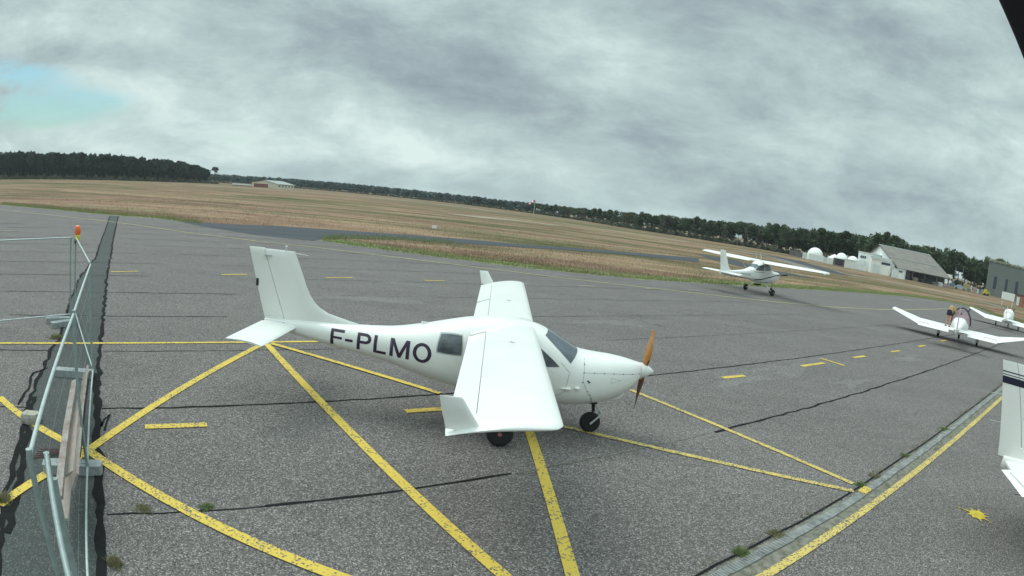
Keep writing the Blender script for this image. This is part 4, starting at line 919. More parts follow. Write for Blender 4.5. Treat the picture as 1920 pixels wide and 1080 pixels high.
# dark strut of the camera's own mast, top right corner
u0, u1 = ray(1868, -30), ray(1945, 150); e0 = np.array([0, 0, H])
p0 = e0+u0*1.55; p1 = e0+u1*1.35; dv = Vector(p1-p0).normalized(); sidev = dv.cross(Vector(u0)).normalized()
off = sidev*.085 if sidev.x > 0 else sidev*-.085
mb = MB(); mb.path([Vector(p0)-dv*1.2+off, Vector(p0)+off, Vector(p1)+off, Vector(p1)+dv*.9+off], .10, 24)
tag(mb.build('dark_beam', mat('black_matt_paint', (.004, .004, .006), .9, spec=.1), None, 60), 'thick dark strut crossing the top right corner', 'strut')

# ------------------------------------------------------------------ small airfield furniture
x, y = G(814, 431); t = thing('taxi_marker', 'small white marker board standing alone in the dry grass', 'marker', (x, y, 0), .2)
MB().box((0, 0, .32), (.5, .06, .34)).build('board', 'white2', t)
mb = MB(); mb.tube((-.18, 0, -.02), (-.18, 0, .3), .02); mb.build('leg', 'alu', t); mb = MB(); mb.tube((.18, 0, -.02), (.18, 0, .3), .02); mb.build('leg', 'alu', t)
x, y = pol(1.05, 250); t = thing('windsock', 'red and white windsock on its mast before the distant trees', 'windsock', (x, y, 0), R(200))
MB().tube((0, 0, 0), (0, 0, 6.9), .16, .10, 10).build('mast', M_['galvlite'], t)
for k in range(5):
    x0, x1 = .2+k*.55, .2+(k+1)*.55; z0, z1 = 6.7-k*.42, 6.7-(k+1)*.42
    MB().path([(x0, 0, z0), (x1, 0, z1)], [.52-.07*k, .52-.07*(k+1)], 14, False).build('sock_band', M_['sockred'] if False else ('red' if k % 2 == 0 else 'white2'), t, 60)
# ------------------------------------------------------------------ buildings
M_['bw'] = mat('white_painted_wall', (.86, .90, .88), .6, var=.1, vs=.5)
M_['bw2'] = mat('off_white_metal', (.70, .77, .77), .5, var=.1, vs=.7)
M_['roofg'] = mat('grey_fibre_cement_roof', (.225, .205, .185), .85, c2=(.165, .15, .135), vs=.5, bump=.3, bs=8)
M_['dk'] = mat('dark_opening', (.03, .035, .045), .7)
M_['bay'] = mat('grey_bay_wall', (.16, .15, .16), .8, var=.3, vs=.6)
M_['green'] = mat('grey_green_cladding', (.17, .20, .19), .6, var=.08, vs=.3)
M_['winblue'] = mat('blue_grey_glass', (.04, .055, .085), .15)
M_['dome'] = mat('white_dome_fabric', (.88, .91, .86), .5, var=.06, vs=1)
M_['redp'] = mat('dark_red_door', (.26, .10, .09), .6, var=.2, vs=.4); M_['creamp'] = mat('cream_wall', (.70, .66, .52), .7)
def bld(name, label, cat, p0, p1, depth, z, mt='bw', roof=None, away=1):
    """box building; front wall from p0 to p1"""
    p0, p1 = Vector((*p0, 0)), Vector((*p1, 0)); d = p1-p0; l_ = d.length; t = thing(name, label, cat, p0, math.atan2(d.y, d.x))
    MB().box((l_/2, depth/2, z/2-.05), (l_, depth, z+.1)).build('wall', mt, t)
    MB().box((l_/2, depth/2, z+.10), (l_+.3, depth+.3, .16)).build('roof', roof or 'bw2', t); return t, l_
# main hangar
R0 = Vector((109, 160.5, 0)); R1 = Vector((127, 157.1, 0)); hd_ = (R1-R0); hl = hd_.length; ha = math.atan2(hd_.y, hd_.x)
t = thing('hangar', 'large white hangar with a broad grey sloping roof and an open side bay', 'hangar', R0, ha)
HW, ZR, ZE = 17, 8.55, 2.65
def hbox(y0, y1, z1): return ((hl/2, (y0+y1)/2, z1/2), (hl, abs(y1-y0), z1))
mb = MB(); mb.add([(0, -HW+4, 0), (0, HW, 0), (0, HW, ZE), (0, 0, ZR-.15), (0, -HW+4, 2.65+1.2)], [(0, 1, 2, 3, 4)]); mb.add([(.3, -HW+4, 0), (.3, HW, 0), (.3, HW, ZE), (.3, 0, ZR-.15), (.3, -HW+4, 3.85)], [(4, 3, 2, 1, 0)]); mb.build('gable_wall', 'bw', t)
mb = MB(); mb.add([(hl-.3, -HW+4, 0), (hl-.3, HW, 0), (hl-.3, HW, ZE), (hl-.3, 0, ZR-.15), (hl-.3, -HW+4, 3.85)], [(0, 1, 2, 3, 4)]); mb.build('gable_wall', 'bay', t)
MB().box((hl/2, -HW+4.2, 1.5), (hl-.8, .2, 3.0)).build('bay_wall', 'bay', t)
for s_, mtl in ((-1, 'roofg'), (1, 'roofg')):
    mb = MB(); n = 36
    rows = []
    for i in range(n+1):
        x = -.6+(hl+1.2)*i/n; dz = .05*(i % 2); rows.append([(x, s_*HW*k/8, ZR+dz-(ZR-ZE)*k/8) for k in range(9)])
    mb.grid(rows); rows = [[(q[0], q[1], q[2]-.25) for q in r_] for r_ in rows]; mb.grid(rows); mb.build('roof', mtl, t)
mb = MB(); mb.box((hl/2, 0, ZR+.06), (hl+1.2, .5, .2)); mb.box((hl/2, -HW*.55, ZE+(ZR-ZE)*.45+.08), (hl+1.2, .25, .06), (-.34, 0, 0)); mb.build('ridge_trim', 'bw2', t)
for k in range(5): MB().box((.3+(hl-.6)*k/4, -HW+.3, 1.25), (.25, .25, 2.5)).build('bay_column', 'bay', t)
mb = MB(); mb.box((hl*.12, -HW+2, 1.2), (hl*.18, 3.4, 2.4)); mb.build('bay_door', 'winblue', t)
rr_ = random.Random(3)
for k, (lb, mtl) in enumerate((('brown pallet pile in the open hangar bay, leftmost', 'sand'), ('blue wrapped bale in the open hangar bay', 'winblue'), ('dark crate next to the bay column', 'dk'), ('pale crate in the open hangar bay', 'conc'), ('white bags heaped before the hangar bay', 'bw2'), ('pinkish bundle at the right end of the hangar bay', 'pink'))):
    q = R0+Vector((math.cos(ha), math.sin(ha), 0))*(hl*(.30+.125*k))+Vector((math.sin(ha), -math.cos(ha), 0))*(HW+.6+.2*(k % 2))
    mb = MB(); w_ = rr_.uniform(1.2, 2.0); h_ = rr_.uniform(.8, 1.2)
    for j in range(3): mb.box((rr_.uniform(-.1, .1), 0, h_*(j+.5)/3), (w_*rr_.uniform(.8, 1), 1.1, h_/3-.06))
    tag(mb.build('storage_pile', mtl, None, None, q, ha), lb, 'goods')
# white front blocks
t, l_ = bld('workshop_block', 'white flat-roofed workshop block with tall doors in front of the hangar gable', 'building', pol(33.5, 175), pol(35.42, 175.5), 9, 4.45)
MB().box((l_*.28, -.06, 1.3), (l_*.34, .12, 2.6)).build('sliding_door', 'bw2', t); MB().box((l_*.74, -.06, 1.35), (l_*.40, .12, 2.7)).build('sliding_door', 'creamp' if False else 'dome', t)
MB().box((l_*.74, -.06, 3.15), (l_*.46, .12, .62)).build('window', 'winblue', t)
MB().box((l_/2, -.1, 4.2), (l_+.2, .2, .5)).build('fascia', 'bw2', t)
t, l_ = bld('office_block', 'pale blue-white office block with three small upper windows, left of the workshop', 'building', pol(32.15, 188), pol(33.55, 186), 8, 5.25)
for k in range(3): MB().box((l_*(.22+.14*k), -.06, 3.9), (l_*.10, .12, .7)).build('window', 'winblue', t)
MB().box((l_*.35, -.05, 2.2), (l_*.5, .1, 1.6)).build('wall_panel', 'bw2', t)
t, l_ = bld('lean_to', 'small white lean-to with dark window slits under the hangar eave', 'shed', pol(35.62, 172.5), pol(36.85, 172), 3, 2.35)
MB().box((l_*.68, -.05, 1.9), (l_*.3, .1, .35)).build('window', 'winblue', t); MB().box((l_*.3, -.05, .9), (l_*.42, .1, 1.7)).build('door', 'bw2', t)
# domes
for lb, a_, D, r_, zt_ in (('largest white dome tent at the left end of the white fence', 28.05, 204, 2.75, 4.2), ('middle white dome tent of the three', 30.6, 187, 1.9, 3.95), ('white dome tent nearest the office block', 31.7, 185, 1.85, 3.6)):
    prof = [(r_, 0), (r_, zt_-r_)]+[(max(.01, r_*math.cos(k*math.pi/18)), zt_-r_+r_*math.sin(k*math.pi/18)) for k in range(1, 10)]
    tag(MB().lathe(prof, n=24).build('dome_tent', 'dome', None, 60, (*pol(a_, D), 0)), lb, 'dome tent')
# pointed tent
mb = MB(); mb.add([(-2.2, -2, 0), (2.2, -2, 0), (2.2, 2, 0), (-2.2, 2, 0), (-2.2, -2, 1.9), (2.2, -2, 1.9), (2.2, 2, 1.9), (-2.2, 2, 1.9), (0, 0, 3.2)], [(0, 1, 5, 4), (1, 2, 6, 5), (2, 3, 7, 6), (3, 0, 4, 7), (4, 5, 8), (5, 6, 8), (6, 7, 8), (7, 4, 8)])
tag(mb.build('pointed_tent', 'dome', None, None, (*pol(29.9, 190), 0), R(-30)), 'small white tent with a pointed roof beside the middle dome', 'tent')
def slat_fence(a0, D0, a1, D1, z, label, mt='bw2'):
    p0, p1 = Vector((*pol(a0, D0), 0)), Vector((*pol(a1, D1), 0)); d = p1-p0; l_ = d.length; t = thing('slat_fence', label, 'fence', p0, math.atan2(d.y, d.x)); n = int(l_/.5); mb = MB()
    for i in range(n): mb.box((l_*(i+.5)/n, 0, z/2), (.30, .06, z))
    mb.build('slats', mt, t); mb = MB(); mb.box((l_/2, .06, z*.9), (l_, .08, .12)); mb.box((l_/2, .06, z*.2), (l_, .08, .12)); mb.build('rail', mt, t)
slat_fence(26.85, 207, 28.95, 192, 2.0, 'white upright slat fence below the largest dome tent')
slat_fence(28.95, 191, 29.75, 187, 1.7, 'short white slat fence right of the largest dome tent')
slat_fence(32.0, 180, 33.2, 177, 1.7, 'white slat fence in front of the office block')
slat_fence(25.6, 225, 26.8, 212, 1.9, 'dark grey mesh fence left of the white slat fence', 'bay')
t, l_ = bld('container', 'white ribbed container below the third dome tent', 'container', pol(30.95, 181), pol(31.95, 180), 2.4, 2.3, 'dome')
mb = MB()
for k in range(9): mb.box((l_*(k+.5)/9, -.04, 1.15), (.08, .08, 2.2))
mb.build('ribs', 'bw2', t)
t, l_ = bld('site_hut', 'grey site hut with a dark open front between the tents', 'hut', pol(29.85, 184), pol(30.9, 182), 2.4, 2.1, 'bay', 'bw2')
MB().box((l_*.55, -.04, 1.1), (l_*.7, .08, 1.4)).build('opening', 'dk', t)

# cars, truck
def car(loc, rz, body, label, van=False):
    t = thing('parked_car', label, 'car', (*loc, 0), rz); L2, W2 = 2.15, .86
    prof = [(-L2, .35), (-L2, .75), (-L2+.15, .90), (-1.35, .98), (-.85, 1.40), (.35, 1.42), (1.0, .98), (1.85, .86), (L2, .66), (L2, .35)] if not van else [(-L2, .35), (-L2, 1.3), (-L2+.2, 1.75), (.9, 1.80), (1.5, 1.15), (L2, .95), (L2, .35)]
    rings = []
    for y_, k, zk in ((-W2, .0, .97), (-W2*.96, .0, 1.0), (W2*.96, 0, 1.0), (W2, 0, .97)):
        rings.append([(x*(.985 if abs(y_) == W2 else 1), y_*(.84 if z > 1.0 else 1), .35+(z-.35)*zk) for x, z in prof])
    MB().loft(rings).build('body', body, t, 30)
    for s_ in (-1, 1):
        MB().add([(-1.15, s_*(W2*.88+.005), 1.0), (.85, s_*(W2*.88+.005), 1.0), (.3, s_*(W2*.80+.01), 1.34), (-.8, s_*(W2*.80+.01), 1.34)], [(0, 1, 2, 3)]).build('side_window', 'glass', t)
        for x in (-1.3, 1.35): wheel(t, (x, s_*(W2-.08), .31), .31, .2)
        MB().box((L2-.02, s_*.6, .68), (.06, .3, .14)).build('headlight', 'alu', t)
    MB().add([(.98, -.66, 1.01), (.98, .66, 1.01), (.42, .60, 1.39), (.42, -.60, 1.39)], [(0, 1, 2, 3)]).build('windscreen', 'glass', t)
M_['carblue'] = mat('blue_grey_car_paint', (.10, .17, .22), .3, coat=.6); M_['carsilver'] = mat('silver_blue_car_paint', (.30, .38, .42), .3, coat=.6)
car(pol(41.75, 205), R(-35), 'carblue', 'blue-grey car parked beside the white truck'); car(pol(42.55, 203), R(-40), 'carsilver', 'silver-blue car parked right of the blue-grey car')
t = thing('truck', 'white truck parked at the right end of the hangar', 'truck', (*pol(41.3, 222), 0), R(-60))
MB().box((0, 0, 1.9), (2.4, 2.2, 2.6)).build('cab', 'bw', t); MB().box((0, -.1, 3.55), (2.0, 1.9, .8)).build('roof_deflector', 'bw', t); MB().box((-4, 0, 1.2), (5.5, 2.3, .4)).build('chassis', 'dk', t)
MB().box((1.21, 0, 2.3), (.06, 1.8, .8)).build('windscreen', 'glass', t); MB().box((.3, -1.12, 2.3), (.9, .06, .7)).build('side_window', 'glass', t)
for x in (.4, -3.5, -5.2):
    for s_ in (-1, 1): wheel(t, (x, s_*1.0, .5), .5, .3)
# goods stacked between truck and grey building
M_['cy'] = mat('yellow_pallet_goods', (.50, .42, .20), .7, var=.25, vs=2); M_['ck'] = mat('salmon_wrapped_goods', (.58, .42, .36), .7, var=.25, vs=2); M_['cb'] = mat('blue_wrapped_goods', (.12, .30, .42), .6); M_['cyb'] = mat('bright_yellow_machine', (.62, .55, .05), .5)
for i, (a0, a1, D, z, mtl, lb) in enumerate(((42.86, 43.55, 214, 2.1, 'cy', 'tall stack of yellowish pallet goods right of the cars'), (43.6, 43.8, 213, 1.9, 'bw2', 'narrow white wrapped stack beside the yellowish goods'), (43.85, 44.25, 212, 1.7, 'ck', 'salmon coloured wrapped stack between white ones'),
    (44.3, 44.5, 210, 1.4, 'bw2', 'low white wrapped stack left of the blue one'), (44.5, 44.72, 210, 1.3, 'cb', 'blue wrapped stack near the grey-green building'), (44.75, 45.0, 212, 1.5, 'ck', 'last salmon stack before the yellow machine'), (43.3, 43.7, 203, .8, 'conc', 'pale heap on the ground before the goods stacks'))):
    p0, p1 = Vector((*pol(a0, D), 0)), Vector((*pol(a1, D), 0)); w_ = (p1-p0).length; n = 3 if z > 1 else 2; mb = MB()
    for j in range(n): mb.box((random.uniform(-.05, .05), 0, z*(j+.5)/n+.02), (w_*(.92+.06*random.random()), 1.2, z/n-.08), (0, 0, random.uniform(-.06, .06)))
    mb.box((0, 0, .05), (w_, 1.2, .1))
    tag(mb.build('goods_stack', mtl, None, None, (p0+p1)/2, math.atan2((p1-p0).y, (p1-p0).x)), lb, 'goods')
t = thing('loader', 'small bright yellow machine parked at the corner of the grey-green building', 'machine', (*pol(45.25, 200), 0), R(-20))
MB().box((0, 0, .8), (1.8, 1.1, .7)).build('body', 'cyb', t); MB().box((-.2, 0, 1.55), (.8, .9, .8)).build('cab', 'cyb', t); MB().path([(.8, 0, 1.0), (1.4, 0, 1.3), (1.8, 0, .4)], .12).build('arm', 'cyb', t)
for x in (-.6, .6):
    for s_ in (-1, 1): wheel(t, (x, s_*.55, .38), .38, .25)
# grey-green building
gb0, gb1 = pol(45.15, 228), pol(62, 236)
t, l_ = bld('depot_building', 'tall grey-green clad building with narrow dark windows and a roof railing', 'building', gb0, gb1, 24, 11.3, 'green', 'green')
gv = Vector((gb1[0]-gb0[0], gb1[1]-gb0[1])).normalized()
for az0, az1 in ((45.86, 46.19), (47.1, 47.36), (48.2, 48.5), (49.4, 49.7), (50.6, 50.9)):
    def u_of(a_):
        # distance along the wall at which the bearing is a_
        s0 = np.linspace(0, l_, 2000); xx = gb0[0]+gv.x*s0; yy = gb0[1]+gv.y*s0; return s0[np.argmin(abs(np.degrees(np.arctan2(xx, yy))-a_))]
    ua, ub = u_of(az0), u_of(az1); MB().box(((ua+ub)/2, -.06, 4.6), (ub-ua, .12, 4.3)).build('window', 'winblue', t); MB().box(((ua+ub)/2, -.04, 4.6), (ub-ua+.35, .06, 4.7)).build('window_frame', 'bw2' if False else 'conc', t)
MB().box((u_of(46.55), -.06, 1.5), (3.2, .12, 3)).build('door', 'conc', t)
mb = MB()
for i in range(30): mb.box((l_*i/29, .1, 11.75), (.10, .10, .9))
mb.box((l_/2, .1, 12.2), (l_, .12, .14)); mb.box((l_/2, .1, 11.8), (l_, .08, .10)); mb.build('roof_railing', 'creamp', t)
# board on a post and brick shed at the right edge
t = thing('sign_board', 'blank white board on two posts before the grey-green building', 'sign board', (*pol(47.62, 128), 0), -R(47.62))
MB().box((0, 0, 2.12), (3.1, .12, 1.45)).build('board', 'bw', t)
for s_ in (-1, 1): MB().tube((s_*1.2, .1, 0), (s_*1.2, .1, 1.4), .06).build('leg', 'bw2', t)
M_['brick'] = mat('orange_brick', (.42, .20, .12), .8, c2=(.30, .14, .09), vs=3)
t, l_ = bld('brick_shed', 'low orange brick shed with a dark roof at the right edge', 'shed', pol(48.5, 160), pol(53, 160), 6, 2.7, 'brick', 'dk')
MB().box((l_*.25, -.05, 1.7), (1.6, .1, .8)).build('window', 'dk', t); MB().box((.6, -.05, 1.2), (.9, .1, 2.1)).build('door', 'bw2', t)
# poles
for a_, D, z, lb in ((27.95, 236, elz(1.19, 236), 'thin mast rising behind the largest dome tent'), (41.87, 224, elz(.92, 224), 'left one of two wooden poles behind the parked cars'), (42.63, 224, elz(.92, 224), 'right one of two wooden poles behind the parked cars')):
    t = thing('pole', lb, 'pole', (*pol(a_, D), 0)); MB().tube((0, 0, 0), (0, 0, z), .16, .11, 10).build('shaft', 'conc', t, 60); MB().box((0, 0, z-.6), (1.1, .1, .1), (0, 0, .4)).build('crossarm', 'conc', t)
# far hangar and low building across the field
t = thing('hangar', 'distant low hangar with red doors and a green-grey roof at the far side', 'hangar', (-188, 388, 0), 0)
mb = MB(); mb.add([(0, 0, -.1), (20, 0, -.1), (20, 0, 3.0), (10, 0, 5.1), (0, 0, 3.0), (0, 32, -.1), (20, 32, -.1), (20, 32, 3.0), (10, 32, 5.1), (0, 32, 3.0)], [(0, 1, 2, 3, 4), (9, 8, 7, 6, 5), (0, 4, 9, 5), (1, 6, 7, 2)]); mb.build('wall', 'creamp', t)
M_['farroof'] = mat('green_grey_metal_roof', (.32, .36, .34), .6)
mb = MB(); mb.add([(-.5, -.6, 3.0), (10, -.6, 5.25), (20.5, -.6, 3.0), (-.5, 33, 3.0), (10, 33, 5.25), (20.5, 33, 3.0), (-.5, -.6, 2.8), (20.5, -.6, 2.8), (-.5, 33, 2.8), (20.5, 33, 2.8)], [(0, 1, 4, 3), (1, 2, 5, 4), (0, 3, 8, 6), (2, 7, 9, 5)]); mb.build('roof', 'farroof', t)
MB().box((7.5, -.1, 1.25), (11, .2, 2.4)).build('door', 'redp', t)
for k in range(5): MB().box((20.06, 4+k*6, 1.6), (.12, 2.2, 1.0)).build('window', 'winblue', t)
t, l_ = bld('low_store', 'long low white store with a reddish base left of the distant red-doored hangar', 'building', pol(-27.7, 432), pol(-25.95, 430), 8, 1.35, 'bw', 'bw'); MB().box((l_/2, -.05, .25), (l_, .1, .5)).build('plinth', 'redp', t)

# ------------------------------------------------------------------ trees
def leafmat(name, a, b, sc=.35):
    mt = mat(name, a, .85, c2=b, vs=sc, objrand=.42, spec=.15); return mt
M_['pine'] = leafmat('dark_pine_needles', (.030, .048, .040), (.058, .080, .060)); M_['far'] = leafmat('haze_tinted_needles', (.085, .130, .120), (.125, .172, .150))  # far foliage paler and bluer: distance haze put into the leaf colour
M_['mid'] = leafmat('mixed_green_foliage', (.050, .085, .048), (.110, .140, .070)); M_['brn'] = leafmat('brownish_foliage', (.14, .125, .10), (.095, .11, .075))
M_['bark'] = mat('grey_brown_bark', (.07, .058, .048), .95)
def crown_mesh(name, lobes, nleaf, size, mt, seed):
    g = np.random.default_rng(seed); V = []
    wts = np.array([l[1][0]*l[1][1]*l[1][2] for l in lobes])**.7; wts = wts/wts.sum(); cnt = (wts*nleaf).astype(int)+8
    for (c, r_), k in zip(lobes, cnt):
        d = g.normal(0, 1, (k, 3)); d /= np.linalg.norm(d, axis=1)[:, None]; rad = g.uniform(.45, 1.05, k)[:, None]**.6
        clump = np.sin(d[:, :1]*7+c[0]*3)*np.cos(d[:, 1:2]*6+c[1]*2)*.12
        p = np.array(c)+d*(rad+clump)*np.array(r_)
        u = g.normal(0, 1, (k, 3)); u /= np.linalg.norm(u, axis=1)[:, None]; w = np.cross(u, g.normal(0, 1, (k, 3))); w /= np.linalg.norm(w, axis=1)[:, None]
        s_ = size*g.uniform(.6, 1.4, k)[:, None]; V.append(np.stack([p-u*s_, p+u*s_*.3-w*s_*.8, p+u*s_, ], 1)); V.append(np.stack([p-u*s_*.6+w*s_*.7, p-w*s_*.6, p+u*s_*.8+w*s_*.3], 1))
    V = np.concatenate(V).reshape(-1, 3); me = bpy.data.meshes.new(name); n = len(V); me.vertices.add(n); me.vertices.foreach_set('co', V.astype(np.float32).ravel())
    me.loops.add(n); me.loops.foreach_set('vertex_index', np.arange(n, dtype=np.int32)); me.polygons.add(n//3); me.polygons.foreach_set('loop_start', np.arange(0, n, 3, dtype=np.int32)); me.update(); me.validate()
    me.materials.append(M_[mt]); return me
def trunk_mesh(name, h_, r_, br, seed):
    g = random.Random(seed); mb = MB(); x = y = 0; P = [(0, 0, -.1)]
    for k in range(1, 6): x += g.uniform(-.12, .12); y += g.uniform(-.12, .12); P.append((x, y, h_*k/5))
    mb.path(P, [r_*(1-.14*k) for k in range(6)], 7)
    for k in range(br):
        z = h_*g.uniform(.5, .95); a_ = g.uniform(0, 6.3); l_ = g.uniform(1.2, 2.6); mb.tube((x*.6, y*.6, z), (x*.6+l_*math.cos(a_), y*.6+l_*math.sin(a_), z+l_*.5), r_*.35, r_*.12, 5)
    me = bpy.data.meshes.new(name); me.from_pydata(mb.v, [], mb.f); me.materials.append(M_['bark']); return me
TV = {}
def variants(key, n, mk): TV[key] = [mk(i) for i in range(n)]
def tall_pine(i, mt='pine', nl=520, size=.42):      # unit: about 10 m high
    g = random.Random(i*7+1); lobes = []
    for k in range(g.randint(7, 10)):
        a_ = g.uniform(0, 6.3); rr2 = g.uniform(0, 1.5); z = g.uniform(5.0, 9.2); lobes.append(((rr2*math.cos(a_), rr2*math.sin(a_), z), (g.uniform(.9, 1.5), g.uniform(.9, 1.5), g.uniform(.6, 1.1))))
    lobes.append(((0, 0, 8.9), (1.0, 1.0, .95)))
    return crown_mesh('crown', lobes, nl, size, mt, i+50), trunk_mesh('trunk', 7.8, .20, 5, i)
def round_tree(i, mt='mid', nl=900, size=.32):
    g = random.Random(i*13+5); lobes = []
    for k in range(g.randint(9, 13)):
        a_ = g.uniform(0, 6.3); rr2 = g.uniform(.3, 2.0); z = g.uniform(2.6, 8.4); q = 1-abs(z-5.5)/6; lobes.append(((rr2*q*math.cos(a_), rr2*q*math.sin(a_), z), (g.uniform(1.0, 1.7), g.uniform(1.0, 1.7), g.uniform(.8, 1.3))))
    lobes.append(((0, 0, 8.6), (1.2, 1.2, 1.2)))
    return crown_mesh('crown', lobes, nl, size, mt, i+90), trunk_mesh('trunk', 6.5, .2, 4, i+30)
def low_mass(i, mt, size):
    g = random.Random(i*3+9); lobes = [((g.uniform(-1.6, 1.6), g.uniform(-1.6, 1.6), z), (1.9, 1.9, 1.5)) for z in (.9, 2.4, 3.9, 5.4, 6.9, 8.2)]
    return crown_mesh('crown', lobes, 900, size, mt, i+140), None
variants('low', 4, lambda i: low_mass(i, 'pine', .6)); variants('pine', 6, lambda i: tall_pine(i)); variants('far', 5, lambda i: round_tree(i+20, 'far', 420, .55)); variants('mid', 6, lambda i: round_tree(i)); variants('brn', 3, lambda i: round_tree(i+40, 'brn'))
variants('rpine', 6, lambda i: tall_pine(i+70, 'mid', 1300, .30))
protos = {}
def plant_tree(kind, i, loc, hgt, label, group, wid=1.0):
    cr, tr_ = TV[kind][i % len(TV[kind])]; t = thing('pine_tree' if 'pine' in kind else 'tree', label, 'tree', (*loc, 0), random.uniform(0, 6.3), group)
    s_ = hgt/10.0; t.scale = (s_*wid, s_*wid, s_)
    for nm, me in (('crown', cr), ('trunk', tr_)):
        o = bpy.data.objects.new(nm, me); COL.objects.link(o); o.parent = t
    return t
wood = []                                             # (kind, loc, height, width) for the mass behind
topL = hermite([-54, -51.2, -46, -40.1, -36, -33, -30.6], [2.02, 1.99, 1.92, 1.76, 1.60, 1.42, 1.10]); DL = hermite([-54, -45, -36, -30], [398, 385, 400, 470])
def where(a_):
    if a_ < -46: return 'at the left edge of the picture', 'a'
    if a_ < -38: return 'above the trench patch', 'b'
    if a_ < -30.4: return 'towards the lone umbrella pine', 'c'
    if a_ < -21: return 'behind the distant red-doored hangar', 'd'
    if a_ < -10: return 'right of the distant hangar', 'e'
    if a_ < 0: return 'left of the windsock', 'f'
    if a_ < 10: return 'right of the windsock', 'g'
    if a_ < 20: return 'beyond the tail of the rolling aircraft', 'h'
    if a_ < 26.5: return 'left of the largest dome tent', 'i'
    if a_ < 32.5: return 'behind the dome tents', 'j'
    if a_ < 39.2: return 'behind the hangar with the broad grey roof', 'k'
    if a_ < 45: return 'behind the parked cars and wooden poles', 'l'
    return 'behind the grey-green building', 'm'
for i in range(96):
    a_ = -54.2+23.4*(i+random.uniform(-.3, .3))/96; D = DL(a_)+(i % 2)*7+random.uniform(-2, 2); hg = elz(topL(a_), D)*random.uniform(.88, 1.05)
    plant_tree('pine', random.randrange(6), pol(a_, D), hg, 'tall dark pine of the left wood, '+where(a_)[0], 'pines of the left wood '+where(a_)[0], 1.0/ (hg/10)*random.uniform(1.15, 1.5))
for row in range(5):
    for i in range(52): a_ = -55+24.6*(i+random.random())/52; D = DL(a_)+14+row*9; wood.append(('low' if row < 4 else 'pine', pol(a_, D), elz(topL(a_), D)*random.uniform(.80, .95), 1.7 if row else 1.2))
# lone pine at the end of the wood
t = thing('pine_tree', 'umbrella-shaped pine standing apart at the right end of the left wood', 'tree', (*pol(-29.45, 455), 0)); cm = crown_mesh('crown', [((0, 0, 11.4), (2.3, 2.3, 1.0)), ((1.6, 0, 10.4), (1.6, 1.6, .8)), ((-1.6, .4, 10.3), (1.6, 1.5, .8)), ((.3, 1, 9.0), (1.2, 1.2, .5)), ((1.9, -.5, 8.6), (.9, .9, .35))], 700, .35, 'pine', 5)
for nm, me in (('crown', cm), ('trunk', trunk_mesh('trunk', 11.0, .28, 6, 4))):
    o = bpy.data.objects.new(nm, me); COL.objects.link(o); o.parent = t
topM = hermite([-30, -27, -19.4, -11.8, -5, -1.1, 4, 7.5, 11, 16, 21.2, 24, 26.3, 30, 32.5, 34.5, 36, 36.9, 38, 40, 42, 44, 45, 47.7, 52], [.50, .52, .58, .56, .54, .54, .60, .74, .95, 1.20, 1.50, 1.68, 1.82, 2.05, 2.3, 2.65, 2.5, 1.75, 2.2, 2.35, 2.35, 1.9, 2.4, 2.3, 2.3])
DM = hermite([-30, -22, -14, -6, 0, 6, 11, 16, 21, 26, 30, 36, 42, 52], [640, 640, 600, 520, 430, 340, 275, 262, 255, 242, 225, 222, 250, 262])
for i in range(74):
    a_ = -30.2+31.5*(i+random.uniform(-.3, .3))/74; D = DM(a_)+(i % 2)*9; plant_tree('far', i*3, pol(a_, D), elz(topM(a_), D)*random.uniform(.80, 1.04), 'haze-tinted blue-green tree of the distant treeline, '+where(a_)[0], 'trees of the distant treeline '+where(a_)[0], random.uniform(1.5, 2.1))
i = 0; a_ = 1.4
while a_ < 53:
    D = DM(a_)+(i % 2)*6+random.uniform(-2, 2); k = random.random(); kind = 'brn' if (k < .22 and a_ < 31) else ('rpine' if k > .6 else 'mid'); lo = .62 if kind == 'brn' else .84
    lb, gr = {'brn': ('low brownish tree, '+where(a_)[0], 'brownish trees '+where(a_)[0]), 'mid': ('dense rounded green tree, '+where(a_)[0], 'rounded trees '+where(a_)[0]), 'rpine': ('green open-crowned pine, '+where(a_)[0], 'pines '+where(a_)[0])}[kind]
    plant_tree(kind, i*5, pol(a_, D), elz(topM(a_), D)*random.uniform(lo+.05, 1.08), lb, gr, random.uniform(1.0, 1.35) if D > 300 else random.uniform(.85, 1.15))
    a_ += math.degrees((2.9 if D > 300 else 3.1)/D); i += 1
print('near trees', i)
for row in range(3):
    a_ = -30.5
    while a_ < 54:
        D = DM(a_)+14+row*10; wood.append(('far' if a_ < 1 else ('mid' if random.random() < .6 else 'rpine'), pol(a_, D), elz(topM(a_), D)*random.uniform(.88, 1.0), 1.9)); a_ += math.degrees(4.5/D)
def mass(name, items, mt):
    Vs = []
    for kind, (x, y), hg, wd3 in items:
        me = TV[kind][random.randrange(len(TV[kind]))][0]; n = len(me.vertices); co = np.empty(n*3, np.float32); me.vertices.foreach_get('co', co); co = co.reshape(-1, 3)
        step = 1; a_ = random.uniform(0, 6.3); s_ = hg/10; w_ = wd3 if hg < 14 else wd3*.8; c, q = math.cos(a_)*s_*w_, math.sin(a_)*s_*w_
        tri = co.reshape(-1, 3, 3)[::2].reshape(-1, 3); tri = (tri-0)
        Vs.append(np.stack([tri[:, 0]*c-tri[:, 1]*q+x, tri[:, 0]*q+tri[:, 1]*c+y, tri[:, 2]*s_], 1))
    return tag(blade_mesh(name, np.concatenate(Vs), mt), kind='stuff')
mass('dark_wood', [w for w in wood if w[0] in ('pine', 'low')], 'pine'); mass('far_wood', [w for w in wood if w[0] == 'far'], 'far'); mass('near_wood', [w for w in wood if w[0] in ('mid', 'rpine')], 'mid')
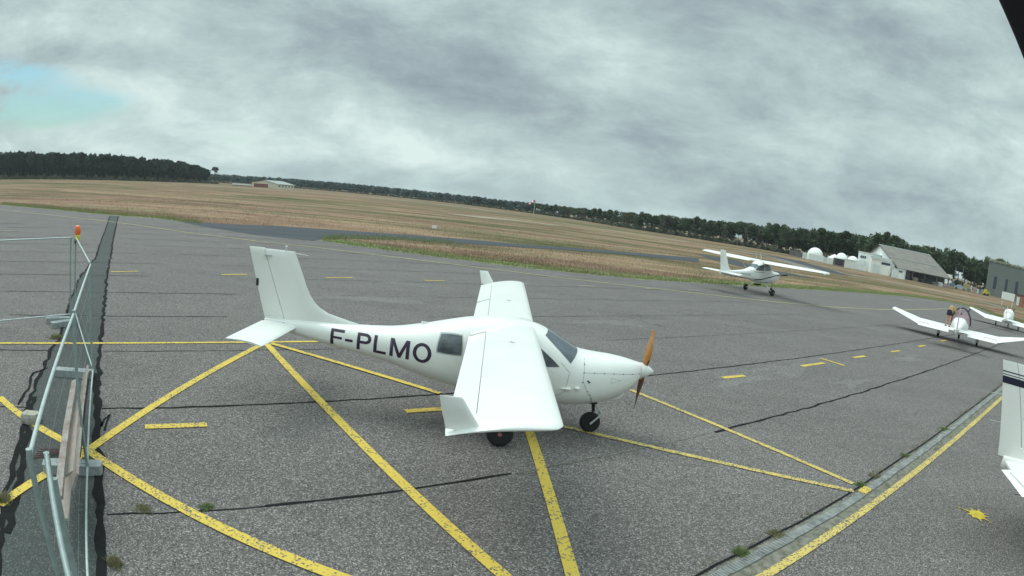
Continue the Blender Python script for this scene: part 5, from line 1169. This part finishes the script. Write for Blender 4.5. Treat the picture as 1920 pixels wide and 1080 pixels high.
# undergrowth along the foot of the trees
def brush(name, f_D, a0, a1, n, h_, mt, lo=0, hi=8):
    V = []; g = np.random.default_rng(len(name))
    az_ = g.uniform(a0, a1, n); pts = np.array([[*pol(a_, f_D(a_)-3+g.uniform(lo, hi)), 0] for a_ in az_]); hh = h_*(.55+.45*np.sin(az_*3.1)*np.sin(az_*7.7)+g.uniform(-.2, .2, n)); pts[:, 2] = g.uniform(0, 1, n)*np.maximum(hh, .2)
    s_ = .55; u = g.normal(0, s_, (n, 3)); w = g.normal(0, s_, (n, 3)); V = np.stack([pts-u*.5, pts+u*.5, pts+w], 1).reshape(-1, 3); V[:, 2] = np.maximum(V[:, 2], -.02)
    tag(blade_mesh(name, V, mt), kind='stuff')
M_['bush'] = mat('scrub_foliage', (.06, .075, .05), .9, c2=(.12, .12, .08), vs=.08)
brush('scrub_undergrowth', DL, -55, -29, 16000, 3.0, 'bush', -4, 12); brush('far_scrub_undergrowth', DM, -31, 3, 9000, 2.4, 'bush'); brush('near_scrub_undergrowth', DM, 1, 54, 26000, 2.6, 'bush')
# dark forest floor/litter behind the first rows, so that the wood closes below the crowns
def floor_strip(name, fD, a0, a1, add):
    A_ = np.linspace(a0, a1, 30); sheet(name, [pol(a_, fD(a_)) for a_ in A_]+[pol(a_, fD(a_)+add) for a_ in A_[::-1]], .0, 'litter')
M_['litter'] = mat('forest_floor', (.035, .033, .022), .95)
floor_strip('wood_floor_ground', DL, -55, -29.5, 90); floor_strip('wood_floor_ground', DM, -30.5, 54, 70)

# ------------------------------------------------------------------ thin air haze
mh = bpy.data.materials.new('air_haze'); mh.use_nodes = True; th_ = mh.node_tree; th_.nodes.clear()
pv = th_.nodes.new('ShaderNodeVolumePrincipled'); pv.inputs['Density'].default_value = .00017; pv.inputs['Color'].default_value = (.80, .88, .93, 1); pv.inputs['Anisotropy'].default_value = .2
th_.links.new(pv.outputs[0], th_.nodes.new('ShaderNodeOutputMaterial').inputs['Volume'])
mb = MB(); mb.box((0, 1900, 14), (6200, 4400, 30)); o = mb.build('haze', mh); tag(o, kind='stuff')
